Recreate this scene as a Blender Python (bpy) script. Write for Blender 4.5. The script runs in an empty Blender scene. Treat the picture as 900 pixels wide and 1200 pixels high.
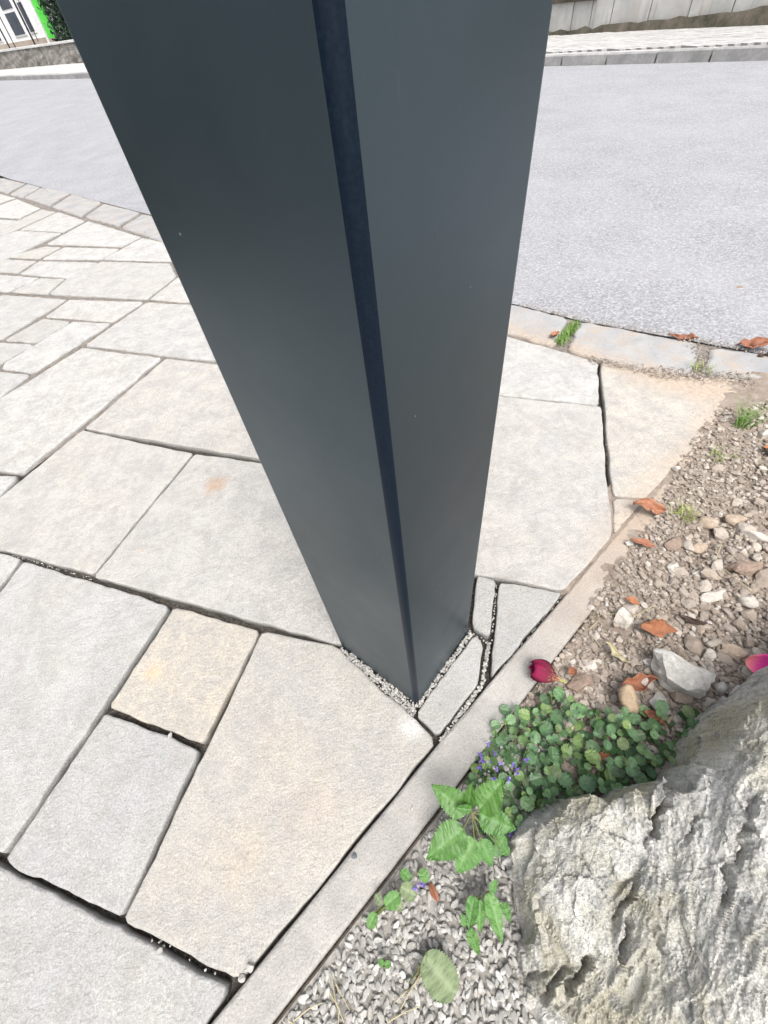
import bpy, bmesh, math, random
import numpy as np
from mathutils import Vector, Matrix, noise, Euler

S = bpy.context.scene
COL = S.collection
R = random.Random(7)

# ------------------------------------------------------------------ camera
CAM_H, FPX = 0.9, 480.0
MR = np.array([[0.98884663, -0.14893739, 0.0],          # rows: world x, y, z in camera axes (right, down, forward)
               [-0.11329841, -0.75222714, 0.64908998],
               [-0.09667377, -0.64185044, -0.76071164]])
cam_d = bpy.data.cameras.new('camera')
cam_d.sensor_fit = 'AUTO'
cam_d.sensor_width = 36.0
cam_d.lens = 36.0 * FPX / 1200.0
cam_d.clip_start = 0.01
cam_d.clip_end = 2000
cam = bpy.data.objects.new('camera', cam_d)
COL.objects.link(cam)
cm = Matrix.Identity(4)
for i in range(3):
    cm[i][0] = MR[i][0]
    cm[i][1] = -MR[i][1]
    cm[i][2] = -MR[i][2]
cm[2][3] = CAM_H
cam.matrix_world = cm
S.camera = cam

# ------------------------------------------------------------------ light
SUN_EL, SUN_AZ = 63.0, 285.0        # azimuth of the sun, degrees from +x, counter-clockwise
w = bpy.data.worlds.new('World')
S.world = w
w.use_nodes = True
nt = w.node_tree
bg = nt.nodes['Background']
sky = nt.nodes.new('ShaderNodeTexSky')
sky.sky_type = 'NISHITA'
sky.sun_disc = False
sky.sun_elevation = math.radians(SUN_EL)
sky.sun_rotation = math.radians(90 - SUN_AZ)
sky.air_density = 1.0
sky.dust_density = 6.0
sky.ozone_density = 1.0
hsv = nt.nodes.new('ShaderNodeHueSaturation')           # overcast: the cloud layer greys the sky
hsv.inputs['Saturation'].default_value = 0.3
nt.links.new(sky.outputs[0], hsv.inputs['Color'])
nt.links.new(hsv.outputs[0], bg.inputs['Color'])
bg.inputs['Strength'].default_value = 0.15
sd = bpy.data.lights.new('sun', 'SUN')
sd.energy = 1.3
sd.angle = math.radians(28)
sd.color = (1.0, 0.96, 0.9)
sun = bpy.data.objects.new('sun', sd)
COL.objects.link(sun)
sv = Vector((math.cos(math.radians(SUN_EL)) * math.cos(math.radians(SUN_AZ)),
             math.cos(math.radians(SUN_EL)) * math.sin(math.radians(SUN_AZ)), math.sin(math.radians(SUN_EL))))
sun.rotation_euler = sv.to_track_quat('Z', 'Y').to_euler()
S.view_settings.view_transform = 'Standard'
S.view_settings.look = 'None'
S.view_settings.gamma = 1.0
S.view_settings.exposure = 0.97

# ------------------------------------------------------------------ survey helpers (photo bearings -> metres on the site)
O = np.array([0, 0, CAM_H])
def ray(px, py):
    v = MR @ np.array([px - 450.0, py - 600.0, FPX])
    return v / np.linalg.norm(v)
def G(px, py, z=0.0):
    d = ray(px, py)
    return Vector(O + d * (CAM_H - z) / -d[2])
def onp(px, py, P, N):
    d = ray(px, py)
    P, N = np.array(P), np.array(N)
    return Vector(O + d * ((N @ (P - O)) / (N @ d)))

def tag(o, label=None, cat=None, group=None, kind=None):
    if label: o['label'] = label
    if cat: o['category'] = cat
    if group: o['group'] = group
    if kind: o['kind'] = kind
    return o
def link(o, parent=None):
    COL.objects.link(o)
    if parent is not None:
        o.parent = parent
        o.matrix_parent_inverse = Matrix.Identity(4)
    return o
def empty(name, loc=(0, 0, 0)):
    o = bpy.data.objects.new(name, None)
    o.location = loc
    o.empty_display_size = 0.05
    return link(o)
def mesh(name, verts, faces, mat, smooth=False):
    m = bpy.data.meshes.new(name)
    m.from_pydata([tuple(v) for v in verts], [], faces)
    if mat: m.materials.append(mat)
    if smooth: m.polygons.foreach_set('use_smooth', [True] * len(m.polygons))
    m.update()
    return m
def obj(name, me, parent=None, loc=(0, 0, 0), rot=None, scale=None):
    """links a mesh object; loc is in world metres, parents are never rotated"""
    o = bpy.data.objects.new(name, me)
    link(o, parent)
    l = Vector(loc)
    if parent is not None:
        p = parent
        while p is not None:
            l = l - p.location
            p = p.parent
    o.location = l
    if rot: o.rotation_euler = rot
    if scale is not None: o.scale = scale if hasattr(scale, '__len__') else (scale,) * 3
    return o

# ------------------------------------------------------------------ materials
def newmat(name, rough=0.8, spec=0.3):
    m = bpy.data.materials.new(name)
    m.use_nodes = True
    t = m.node_tree
    b = t.nodes['Principled BSDF']
    b.inputs['Roughness'].default_value = rough
    b.inputs['Specular IOR Level'].default_value = spec
    return m, t, b
class NT:
    def __init__(s, t): s.t = t; s._pos = None
    def n(s, ty, **kw):
        x = s.t.nodes.new(ty)
        for k, v in kw.items(): setattr(x, k, v)
        return x
    def l(s, a, b): s.t.links.new(a, b)
    def pos(s):
        if s._pos is None: s._pos = s.n('ShaderNodeNewGeometry').outputs['Position']
        return s._pos
    def objco(s): return s.n('ShaderNodeTexCoord').outputs['Object']
    def map(s, vec, scale=(1, 1, 1), rot=(0, 0, 0), loc=(0, 0, 0)):
        x = s.n('ShaderNodeMapping')
        x.inputs['Scale'].default_value = scale
        x.inputs['Rotation'].default_value = rot
        x.inputs['Location'].default_value = loc
        s.l(vec, x.inputs['Vector'])
        return x.outputs[0]
    def noise(s, vec, scale, detail=4, rough=0.55, dist=0.0):
        x = s.n('ShaderNodeTexNoise')
        x.inputs['Scale'].default_value = scale
        x.inputs['Detail'].default_value = detail
        x.inputs['Roughness'].default_value = rough
        x.inputs['Distortion'].default_value = dist
        s.l(vec, x.inputs['Vector'])
        return x.outputs['Fac']
    def vor(s, vec, scale, out='Distance', feature='F1'):
        x = s.n('ShaderNodeTexVoronoi')
        x.feature = feature
        x.inputs['Scale'].default_value = scale
        s.l(vec, x.inputs['Vector'])
        return x.outputs[out]
    def ramp(s, fac, stops):
        x = s.n('ShaderNodeValToRGB')
        e = x.color_ramp.elements
        while len(e) < len(stops): e.new(0.5)
        for i, (p, c) in enumerate(stops):
            e[i].position = p
            e[i].color = (c, c, c, 1) if not hasattr(c, '__len__') else tuple(c) + (1,)
        s.l(fac, x.inputs[0])
        return x.outputs[0]
    def mix(s, fac, a, b, mode='MIX'):
        x = s.n('ShaderNodeMix', data_type='RGBA', blend_type=mode)
        if hasattr(fac, 'links'): s.l(fac, x.inputs[0])
        else: x.inputs[0].default_value = fac
        for v, i in ((a, 6), (b, 7)):
            if hasattr(v, 'links'): s.l(v, x.inputs[i])
            else: x.inputs[i].default_value = tuple(v) + (1,)
        return x.outputs[2]
    def math(s, op, a, b=None, clamp=False):
        x = s.n('ShaderNodeMath', operation=op, use_clamp=clamp)
        for v, i in ((a, 0), (b, 1)):
            if v is None: continue
            if hasattr(v, 'links'): s.l(v, x.inputs[i])
            else: x.inputs[i].default_value = v
        return x.outputs[0]
    def bump(s, bsdf, h, strength=0.3, dist=0.01, prev=None):
        x = s.n('ShaderNodeBump')
        x.inputs['Strength'].default_value = strength
        x.inputs['Distance'].default_value = dist
        s.l(h, x.inputs['Height'])
        if prev is not None: s.l(prev, x.inputs['Normal'])
        s.l(x.outputs[0], bsdf.inputs['Normal'])
        return x.outputs[0]
    def rnd(s): return s.n('ShaderNodeObjectInfo').outputs['Random']
    def ocol(s): return s.n('ShaderNodeObjectInfo').outputs['Color']
    def spot(s, c, r0, r1, wob=0.03, sc=25):
        """soft irregular stain mask around a site position"""
        d = s.n('ShaderNodeVectorMath', operation='DISTANCE')
        s.l(s.pos(), d.inputs[0])
        d.inputs[1].default_value = c
        nz = s.math('MULTIPLY', s.math('SUBTRACT', s.noise(s.pos(), sc, 4), 0.5), wob * 4)
        v = s.math('ADD', d.outputs['Value'], nz)
        return s.ramp(v, [(r0, 1.0), (r1, 0.0)])

# riven sandstone paving: tint of each slab comes from its object colour
M_SLAB, t, b = newmat('riven_sandstone', 0.85, 0.25)
N = NT(t)
base = N.ocol()
big = N.noise(N.pos(), 5, 5, 0.6, 0.4)
base1 = N.mix(N.ramp(big, [(0.42, 0.0), (0.72, 0.3)]), base, (0.45, 0.405, 0.345))
mid = N.math('ADD', N.math('MULTIPLY', N.noise(N.pos(), 11, 8, 0.72, 0.5), .6), N.math('MULTIPLY', N.noise(N.pos(), 47, 5, 0.7), .4))
base2 = N.mix(N.ramp(mid, [(0.42, 0.75), (0.57, 0.0)]), base1, (0.315, 0.31, 0.30))
fin0 = N.noise(N.pos(), 60, 5, .7)
for (px, py), r, c, k in (((253, 568), .034, (0.36, .22, .13), .9), ((180, 788), .02, (.56, .38, .2), .5), ((366, 945), .05, (.48, .34, .24), .22),
                          ((330, 880), .05, (.50, .41, .30), .2), ((165, 645), .008, (.55, .35, .25), .5), ((650, 520), .05, (.34, .35, .37), .4),
                          ((285, 1010), .05, (.52, .42, .3), .35), ((482, 850), .022, (.62, .62, .61), .7), ((520, 830), .03, (.3, .3, .3), .25)):
    base2 = N.mix(N.math('MULTIPLY', N.math('MULTIPLY', N.spot(tuple(G(px, py)), r * .3, r * 1.5, .5 * r, 30), N.ramp(fin0, [(.3, .25), (.6, 1.0)])), k), base2, c)
grit = N.noise(N.pos(), 300, 4, 0.8)
base3 = N.mix(0.55, base2, N.ramp(grit, [(0.33, 0.38), (0.66, 1.25)]), 'MULTIPLY')
fleck = N.vor(N.pos(), 55)
base4 = N.mix(N.ramp(fleck, [(0.03, 0.55), (0.07, 0.0)]), base3, (0.13, 0.11, 0.1))
vein = N.noise(N.map(N.pos(), (9, 3, 5), (0, 0, 0.7)), 2.2, 5, 0.6, 1.5)
base5 = N.mix(N.ramp(N.math('ABSOLUTE', N.math('SUBTRACT', vein, 0.5)), [(0.0, 0.38), (0.012, 0.0)]), base4, (0.27, 0.235, 0.19))
sx = N.n('ShaderNodeVectorMath', operation='DOT_PRODUCT'); N.l(N.pos(), sx.inputs[0]); sx.inputs[1].default_value = (.593, -.805, 0)
sy = N.n('ShaderNodeVectorMath', operation='DOT_PRODUCT'); N.l(N.pos(), sy.inputs[0]); sy.inputs[1].default_value = (.805, .593, 0)
dv = N.math('ADD', sx.outputs['Value'], N.math('MULTIPLY', N.math('SUBTRACT', N.noise(N.pos(), 11, 6, .65), .5), .16))
dm = N.math('MULTIPLY', N.ramp(N.math("ADD", dv, 0.5), [(.30, 0.0), (.42, 0.85)]), N.ramp(sy.outputs['Value'], [(.62, 0.0), (.85, 1.0)]))
dmc = N.ramp(N.noise(N.pos(), 70, 5, .7), [(.3, (.30, .235, .18)), (.7, (.47, .39, .31))])
base5 = N.mix(dm, base5, dmc)                               # trodden soil dust beside the bed
gd = N.math('ADD', N.math('MULTIPLY', sy.outputs['Value'], .5), N.math('MULTIPLY', N.math('SUBTRACT', N.noise(N.pos(), 14, 6, .65), .5), .09))
sxx = N.n('ShaderNodeSeparateXYZ'); N.l(N.pos(), sxx.inputs[0])
gm = N.math('MULTIPLY', N.ramp(gd, [(.715, 0.0), (.775, .85)]), N.ramp(sxx.outputs['X'], [(.78, 0.0), (.92, 1.0)]))
base5 = N.mix(gm, base5, dmc)                               # dirt washed up along the gutter
N.l(base5, b.inputs['Base Color'])
fin = N.noise(N.map(N.pos(), (1, 1.8, 1), (0, 0, .6)), 48, 5, 0.65, 0.8)
cle = N.noise(N.map(N.pos(), (1, 2.2, 1), (0, 0, .5)), 9, 7, .68, 1.2)
cl2 = N.math('ABSOLUTE', N.math('SUBTRACT', N.math('FRACT', N.math('MULTIPLY', cle, 7.0)), .5))
base5 = N.mix(N.math('MULTIPLY', N.ramp(cl2, [(.0, .6), (.07, 0)]), N.ramp(N.noise(N.pos(), 6, 3), [(.44, 0), (.58, 1)])), base5, (.2, .18, .155))
N.l(base5, b.inputs['Base Color'])
h1 = N.math('ADD', N.math('ADD', N.math('MULTIPLY', mid, 1.0), N.math('ADD', N.math('MULTIPLY', fin, 0.55), N.math('MULTIPLY', cl2, .10))), N.math('MULTIPLY', grit, 0.2))
p = N.bump(b, h1, 0.75, 0.008)
terr = N.noise(N.pos(), 7, 2, 0.5, 1.2)
terr2 = N.n('ShaderNodeMath', operation='SNAP'); N.l(terr, terr2.inputs[0]); terr2.inputs[1].default_value = 0.09
N.bump(b, terr2.outputs[0], 0.55, 0.014, p)

M_BED, t, b = newmat('joint_grit', 0.95, 0.1)
N = NT(t)
N.l(N.ramp(N.noise(N.pos(), 160, 4, .7), [(0.35, (0.02, 0.018, 0.016)), (0.75, (0.14, 0.125, 0.11))]), b.inputs['Base Color'])
N.bump(b, N.noise(N.pos(), 120, 3), 0.8, 0.01)

M_EDGE, t, b = newmat('concrete_edging', 0.85, 0.25)
N = NT(t)
c1 = N.mix(N.ramp(N.noise(N.pos(), 14, 6, .6, .3), [(.35, 0), (.65, 1)]), (0.40, 0.385, 0.36), (0.31, 0.30, 0.285))
dirt = N.noise(N.pos(), 9, 5, .6)
xyz = N.n('ShaderNodeSeparateXYZ'); N.l(N.pos(), xyz.inputs[0])
far = N.ramp(N.math('ADD', xyz.outputs['Y'], N.math('MULTIPLY', dirt, 0.3)), [(0.42, 0.0), (0.72, 0.75)])
c1 = N.mix(far, c1, (0.40, 0.31, 0.235))                   # soil dust trodden over the strip beside the bed
c1 = N.mix(0.5, c1, N.ramp(N.noise(N.pos(), 300, 4, .8), [(.34, .45), (.66, 1.2)]), 'MULTIPLY')
c1 = N.mix(N.ramp(N.vor(N.pos(), 60), [(.03, .6), (.07, 0)]), c1, (.12, .11, .1))
N.l(c1, b.inputs['Base Color'])
N.bump(b, N.math('ADD', N.noise(N.pos(), 60, 6, .7), N.math('MULTIPLY', N.noise(N.pos(), 300, 3, .7), .4)), 0.8, 0.006)

M_GUT, t, b = newmat('gutter_granite', 0.75, 0.3)
N = NT(t)
c1 = N.mix(N.ramp(N.noise(N.pos(), 6, 6, .65, .5), [(.35, 0), (.65, 1)]), (0.245, 0.25, 0.262), (0.34, 0.334, 0.322))
c1 = N.mix(N.ramp(N.noise(N.pos(), 11, 5, .6), [(.48, 0), (.68, .8)]), c1, (0.34, 0.285, 0.235))
c1 = N.mix(.5, c1, N.ramp(N.noise(N.pos(), 260, 3, .7), [(.3, .65), (.7, 1.15)]), 'MULTIPLY')
gy = N.n('ShaderNodeVectorMath', operation='DOT_PRODUCT'); N.l(N.pos(), gy.inputs[0]); gy.inputs[1].default_value = (.805, .593, 0)
gx_ = N.n('ShaderNodeSeparateXYZ'); N.l(N.pos(), gx_.inputs[0])
gd = N.math('ADD', N.math('MULTIPLY', gy.outputs['Value'], .5), N.math('MULTIPLY', N.math('SUBTRACT', N.noise(N.pos(), 10, 6, .65), .5), .12))
gm = N.math('MULTIPLY', N.ramp(gd, [(.77, .75), (.815, 0.0)]), N.ramp(gx_.outputs['X'], [(.5, 0.0), (.7, 1.0)]))
c1 = N.mix(gm, c1, N.ramp(N.noise(N.pos(), 70, 5, .7), [(.3, (.26, .205, .16)), (.7, (.43, .36, .295))]))
N.l(c1, b.inputs['Base Color'])
N.bump(b, N.noise(N.pos(), 30, 6, .65), 0.5, 0.008)

M_ROAD, t, b = newmat('asphalt', 0.8, 0.3)
N = NT(t)
v = N.vor(N.pos(), 130, 'Color')
sp = N.n('ShaderNodeSeparateColor'); N.l(v, sp.inputs[0])
c1 = N.ramp(sp.outputs[0], [(0.0, (0.17, 0.171, 0.177)), (0.35, (0.215, 0.218, 0.23)), (0.75, (0.275, 0.279, 0.295)), (1.0, (0.355, 0.357, 0.37))])
c1 = N.mix(.5, c1, N.ramp(N.noise(N.pos(), 420, 3, .8), [(.35, .72), (.65, 1.18)]), 'MULTIPLY')
c1 = N.mix(N.ramp(N.vor(N.pos(), 9), [(.05, .6), (.09, 0)]), c1, (.14, .135, .13))
c1 = N.mix(N.ramp(N.noise(N.pos(), 2.2, 6, .6, .4), [(.35, .0), (.7, .35)]), c1, (.35, .352, .37))
c1 = N.mix(N.ramp(N.noise(N.map(N.pos(), (1, .18, 1), (0, 0, math.radians(-45))), 2.0, 4), [(.5, 0), (.75, .3)]), c1, (.30, .30, .315))
N.l(c1, b.inputs['Base Color'])
hh = N.math('ADD', sp.outputs[1], N.math('MULTIPLY', N.vor(N.pos(), 130), -1.0))
N.bump(b, hh, 0.55, 0.004)

def simple(name, c0, c1, sc, rough=.85, spec=.25, bump=.4, bd=.005, det=5):
    m, t, b = newmat(name, rough, spec)
    N = NT(t)
    n = N.noise(N.pos(), sc, det, .65, .3)
    c = N.ramp(n, [(.32, c0), (.68, c1)])
    c = N.mix(.5, c, N.ramp(N.noise(N.pos(), sc * 9, 3, .7), [(.3, .65), (.7, 1.15)]), 'MULTIPLY')
    N.l(c, b.inputs['Base Color'])
    if bump: N.bump(b, N.noise(N.pos(), sc * 5, 5, .65), bump, bd)
    return m
M_SAND = simple('joint_sand', (.10, .09, .08), (.24, .215, .19), 40)
M_KERB = simple('kerb_concrete', (.20, .20, .20), (.33, .325, .32), 4)
M_PAVER = simple('block_paver', (.34, .335, .325), (.46, .45, .44), 3)
M_PLINTH = simple('mossy_plinth', (.03, .03, .02), (.11, .095, .075), 5)
M_GROUND = simple('grass_ground', (.05, .075, .02), (.1, .11, .04), 1.5)
M_RUBBLE = simple('rough_rubble', (.12, .115, .105), (.32, .30, .28), 4, bump=.8, bd=.03)
M_COPE = simple('coping_stone', (.42, .42, .41), (.55, .55, .54), 3)
M_RENDER = simple('white_render', (.74, .74, .75), (.8, .8, .8), 2, bump=.1)
M_GREEN = simple('green_panel', (.10, .66, .07), (.13, .72, .09), 2, rough=.5, bump=0)
M_PVC = simple('white_frame', (.7, .7, .72), (.8, .8, .8), 2, rough=.4, bump=0)
M_GLASS = simple('window_glass', (.05, .06, .08), (.10, .11, .14), 1, rough=.08, spec=.6, bump=0)
M_IRON = simple('fence_iron', (.012, .012, .013), (.02, .02, .021), 8, rough=.5, bump=0)
M_BEIGE = simple('beige_plinth', (.36, .30, .25), (.48, .41, .35), 3)

m, t, b = newmat('wall_panel_concrete', .85, .2); M_WALL = m
N = NT(t)
c1 = N.ramp(N.noise(N.pos(), 3, 5, .6, .3), [(.35, (.36, .36, .345)), (.65, (.47, .465, .45))])
st = N.noise(N.map(N.pos(), (6, 6, .5)), 2.0, 5, .65)
c1 = N.mix(N.ramp(st, [(.56, 0), (.74, .75)]), c1, (.16, .15, .14))     # water streaks
c1 = N.mix(N.ramp(N.noise(N.map(N.pos(), (5, 5, .6)), 1.7, 4), [(.6, 0), (.72, .4)]), c1, (.42, .33, .26))
N.l(c1, b.inputs['Base Color'])
N.bump(b, N.noise(N.pos(), 20, 5), .3, .006)

# powder-coated post
M_POST, t, b = newmat('anthracite_powder_coat', 0.42, 0.78)
N = NT(t)
fl = N.noise(N.pos(), 900, 2, .6)
c1 = N.mix(N.ramp(fl, [(.4, 0), (.75, .6)]), (0.008, 0.0145, 0.021), (.016, .024, .032))
b.inputs['IOR'].default_value = 1.72
b.inputs['Specular Tint'].default_value = (.70, .88, .98, 1)
scr = N.noise(N.map(N.pos(), (70, 70, 7)), 1.0, 3, .6)
c1 = N.mix(N.ramp(scr, [(.72, 0), (.78, .35)]), c1, (.12, .14, .15))
c1 = N.mix(N.ramp(N.vor(N.pos(), 22), [(.012, .8), (.026, 0)]), c1, (.35, .38, .4))   # paint chips and dust specks
N.l(c1, b.inputs['Base Color'])
N.l(N.ramp(N.noise(N.pos(), 6, 4), [(.3, .36), (.7, .5)]), b.inputs['Roughness'])
N.bump(b, fl, .08, .001)
M_CORNER_REFL, t, b = newmat('corner_painted_reflection', 0.42, 0.2)  # dark mirrored tone of the near corner, painted into the base colour
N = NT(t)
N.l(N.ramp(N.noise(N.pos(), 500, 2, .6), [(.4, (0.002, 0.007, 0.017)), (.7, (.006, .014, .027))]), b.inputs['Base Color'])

# soil, stones, gravel
M_SOIL, t, b = newmat('dry_soil', 0.95, 0.1)
N = NT(t)
c1 = N.ramp(N.noise(N.pos(), 30, 6, .7), [(.3, (.17, .13, .105)), (.55, (.275, .235, .198)), (.75, (.385, .345, .30))])
c1 = N.mix(N.ramp(N.noise(N.pos(), 5, 4), [(.4, 0), (.65, .6)]), c1, (.30, .245, .205))
N.l(c1, b.inputs['Base Color'])
N.bump(b, N.noise(N.pos(), 110, 5, .7), .9, .008)
def stone_mat(name, cols, bump=.4):
    m, t, b = newmat(name, .88, .2)
    N = NT(t)
    c = N.ramp(N.rnd(), [(i / max(1, len(cols) - 1), c) for i, c in enumerate(cols)])
    c = N.mix(.55, c, N.ramp(N.noise(N.pos(), 60, 5, .7, .4), [(.28, .55), (.72, 1.25)]), 'MULTIPLY')
    c = N.mix(.4, c, N.ramp(N.noise(N.pos(), 500, 3, .7), [(.3, .6), (.7, 1.2)]), 'MULTIPLY')
    N.l(c, b.inputs['Base Color'])
    N.bump(b, N.noise(N.pos(), 180, 5, .7), bump, .004)
    return m
M_STONE = stone_mat('bed_stone', [(.22, .18, .148), (.35, .295, .245), (.29, .245, .208), (.42, .375, .328), (.26, .222, .19), (.37, .32, .275), (.48, .445, .405)])
M_PEB = stone_mat('pale_limestone_pebble', [(.28, .272, .255), (.39, .38, .36), (.23, .225, .215), (.35, .335, .31), (.46, .455, .44)], .2)
def tone(name, c):
    m, t, b = newmat(name, .88, .2)
    N = NT(t)
    k = N.mix(.7, c, N.ramp(N.noise(N.pos(), 70, 6, .7, .5), [(.28, .5), (.72, 1.3)]), 'MULTIPLY')
    k = N.mix(.5, k, N.ramp(N.noise(N.pos(), 450, 3, .7), [(.3, .55), (.7, 1.2)]), 'MULTIPLY')
    N.l(k, b.inputs['Base Color'])
    N.bump(b, N.noise(N.pos(), 160, 6, .7), .6, .005)
    return m
M_GREY = tone('grey_rough_stone', (.50, .485, .455))
M_TAN = tone('tan_sandstone', (.42, .32, .22))
M_BUFF = tone('buff_stone', (.40, .32, .25))
M_PALE = tone('pale_limestone', (.52, .48, .43))
M_BROWN = tone('brown_crumbly_stone', (.29, .22, .175))
M_DARK = tone('dark_pebble', (.16, .17, .19))
# small mixed stones joined as one: colour by island
def island_mat(name, cols):
    m, t, b = newmat(name, .9, .15)
    N = NT(t)
    r = N.n('ShaderNodeNewGeometry').outputs['Random Per Island']
    c = N.ramp(r, [(i / (len(cols) - 1), c) for i, c in enumerate(cols)])
    c = N.mix(.5, c, N.ramp(N.noise(N.pos(), 150, 4, .7), [(.3, .55), (.7, 1.25)]), 'MULTIPLY')
    N.l(c, b.inputs['Base Color'])
    return m
M_GRIT = island_mat('bed_grit', [(.14, .112, .09), (.29, .245, .205), (.20, .168, .14), (.37, .325, .28), (.25, .21, .178), (.42, .39, .355)])
M_PEBS = island_mat('pale_pebbles', [(.28, .27, .25), (.42, .41, .39), (.22, .215, .2), (.36, .345, .32), (.46, .455, .44)])

# ------------------------------------------------------------------ ground sheet
gs = 400
mesh_g = mesh('ground', [(-gs, -gs, -1.2), (gs, -gs, -1.2), (gs, gs, -1.2), (-gs, gs, -1.2)], [(0, 1, 2, 3)], M_GROUND)
tag(obj('ground', mesh_g), kind='structure')

# ------------------------------------------------------------------ road (ruled between the gutter and the far kerb)
near_px = [(900, 415), (800, 398), (700, 381), (605, 357), (400, 306), (169, 250), (100, 232), (0, 207)]
near = [G(*p) for p in near_px]
d0 = (near[0] - near[1]).normalized()
near = [near[0] + d0 * 9 + Vector((0, 0, -.3)), near[0] + d0 * 3 + Vector((0, 0, -.08))] + near
d1 = Vector((-.66, .75, .045))
near += [near[-1] + d1 * 8, near[-1] + d1 * 40]
T = Vector((-0.70897795, 0.70448243, 0.03247738)).normalized()
CR = Vector((0.70488, 0.70932, 0.025)).normalized()        # across the road, away from the paving
ROAD_N = T.cross(CR).normalized()
if ROAD_N.z < 0: ROAD_N = -ROAD_N
RP = G(605, 357)
def road(px, py): return onp(px, py, RP, ROAD_N)
kr, kl = road(900, 71), road(0, 94.5)
KD = (kl - kr).normalized()                                  # far kerb line, right to left
def kerb_at(s): return kr + KD * s
KLEN = (kl - kr).length
def near_at(q):                                              # q = distance along the far kerb -> matching point on the gutter
    pts = near
    tv = [(p - kr).dot(KD) for p in pts]
    if q <= tv[0]: return pts[0]
    for i in range(len(pts) - 1):
        if tv[i] <= q <= tv[i + 1]:
            f = (q - tv[i]) / (tv[i + 1] - tv[i])
            return pts[i].lerp(pts[i + 1], f)
    return pts[-1]
rv, rf = [], []
qs = [-7, -5, -3, -2, -1, -.5, 0, .5, 1, 1.5, 2, 2.5, 3, 3.5, 4, 5, 6, 7, 8, 10, 12, 15, 18, 22, 26, 30, 36, 44]
for q in qs:
    a, c = near_at(q), kerb_at(q)
    for k in range(9):
        rv.append(a.lerp(c, k / 8))
for i in range(len(qs) - 1):
    for k in range(8):
        a = i * 9 + k
        rf.append((a, a + 1, a + 10, a + 9))
road_o = tag(obj('road', mesh('road', rv, rf, M_ROAD, True)), kind='structure')

# ------------------------------------------------------------------ far kerb, pavement
UP = Vector((0, 0, 1))
BK = Vector((-KD.y, KD.x, 0)); BK = BK if BK.dot(CR) > 0 else -BK     # horizontal, away from the road
BK.normalize()
KH, KW = 0.115, 0.14
def oriented_box(o, dx, dy, dz, bev=.0):
    """8-corner box (chamfered top) from a corner along three edge vectors"""
    if not bev:
        v = [o, o + dx, o + dx + dy, o + dy, o + dz, o + dx + dz, o + dx + dy + dz, o + dy + dz]
        return v, [(0, 3, 2, 1), (4, 5, 6, 7), (0, 1, 5, 4), (1, 2, 6, 5), (2, 3, 7, 6), (3, 0, 4, 7)]
    bx, by, bz = dx.normalized() * bev, dy.normalized() * bev, dz.normalized() * bev
    lo = [o, o + dx, o + dx + dy, o + dy]
    md = [p + dz - bz for p in lo]
    tp = [o + dz + bx + by, o + dx + dz - bx + by, o + dx + dy + dz - bx - by, o + dy + dz + bx - by]
    v = lo + md + tp
    f = [(0, 3, 2, 1), (8, 9, 10, 11)]
    for i in range(4):
        j = (i + 1) % 4
        f += [(i, j, j + 4, i + 4), (i + 4, j + 4, j + 8, i + 8)]
    return v, f
far_walk_z = KH
fw0 = kerb_at(-7) + BK * (KW + .005)
fw1 = kerb_at(46) + BK * (KW + .005)
WALKW = 2.6
wv = [fw0 + UP * (KH - .03), fw1 + UP * (KH - .03), fw1 + BK * 14 + UP * (KH + .2), fw0 + BK * 14 + UP * (KH + .2)]
wv += [v - UP * 1.4 for v in wv]
walk = tag(obj('far_pavement', mesh('far_pavement', wv, [(0, 1, 2, 3), (0, 4, 5, 1), (1, 5, 6, 2), (2, 6, 7, 3), (3, 7, 4, 0)], M_BED)), kind='structure')
kerb_o = tag(obj('far_kerb', mesh('far_kerb', *oriented_box(kerb_at(-7) - UP * .4 + BK * .01, KD * 53, BK * (KW - .01), UP * (.36)), M_BED)), kind='structure')
s = -6.6
SL = (road(722, 72) - road(772, 72)).length * 1.06
i = 0
while s < 45:
    j = R.uniform(-.006, .006)
    v, f = oriented_box(Vector((0, 0, -.1)), KD * (SL - .022), BK * KW, UP * (KH + .1 + j) + BK * .012, .014)
    obj('kerb_stone', mesh('kerb_stone', v, f, M_KERB), kerb_o, kerb_at(s) + BK * R.uniform(-.006, .006))
    s += SL; i += 1
# block pavers of the far pavement: too small to pick apart, real blocks joined in one part
pv, pf = [], []
def add_box(V, F, v, f):
    k = len(V)
    V += v
    F += [tuple(a + k for a in q) for q in f]
pd1 = (KD * .8 + BK * .6).normalized(); pd2 = (BK * .8 - KD * .6).normalized()
slope = Vector((0, 0, .2 - (-.03 + .03))) / 14
def walk_z(p):                                                # height of the pavement bed under a site point
    q = (p - kerb_at(0)).dot(BK) - KW
    sft = (p - kerb_at(0)).dot(KD)
    return kerb_at(sft).z + KH - .03 + q * .23 / 14
for a in range(-90, 260):
    for c in range(-130, 60):
        o = kerb_at(0) + pd1 * (a * .2 + (c % 2) * .1) + pd2 * (c * .1)
        o.z = 0
        q = (o - Vector((kerb_at(0).x, kerb_at(0).y, 0))).dot(BK)
        sft = (o - Vector((kerb_at(0).x, kerb_at(0).y, 0))).dot(KD)
        if KW + .15 < q < KW + WALKW and -3 < sft < 7:
            o.z = walk_z(o)
            add_box(pv, pf, *oriented_box(o, pd1 * .195, pd2 * .096, UP * (.035 + R.uniform(-.0012, .0012))))
po = obj('paver', mesh('paver', pv, pf, M_PAVER), walk)
po['kind'] = 'stuff'
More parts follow.
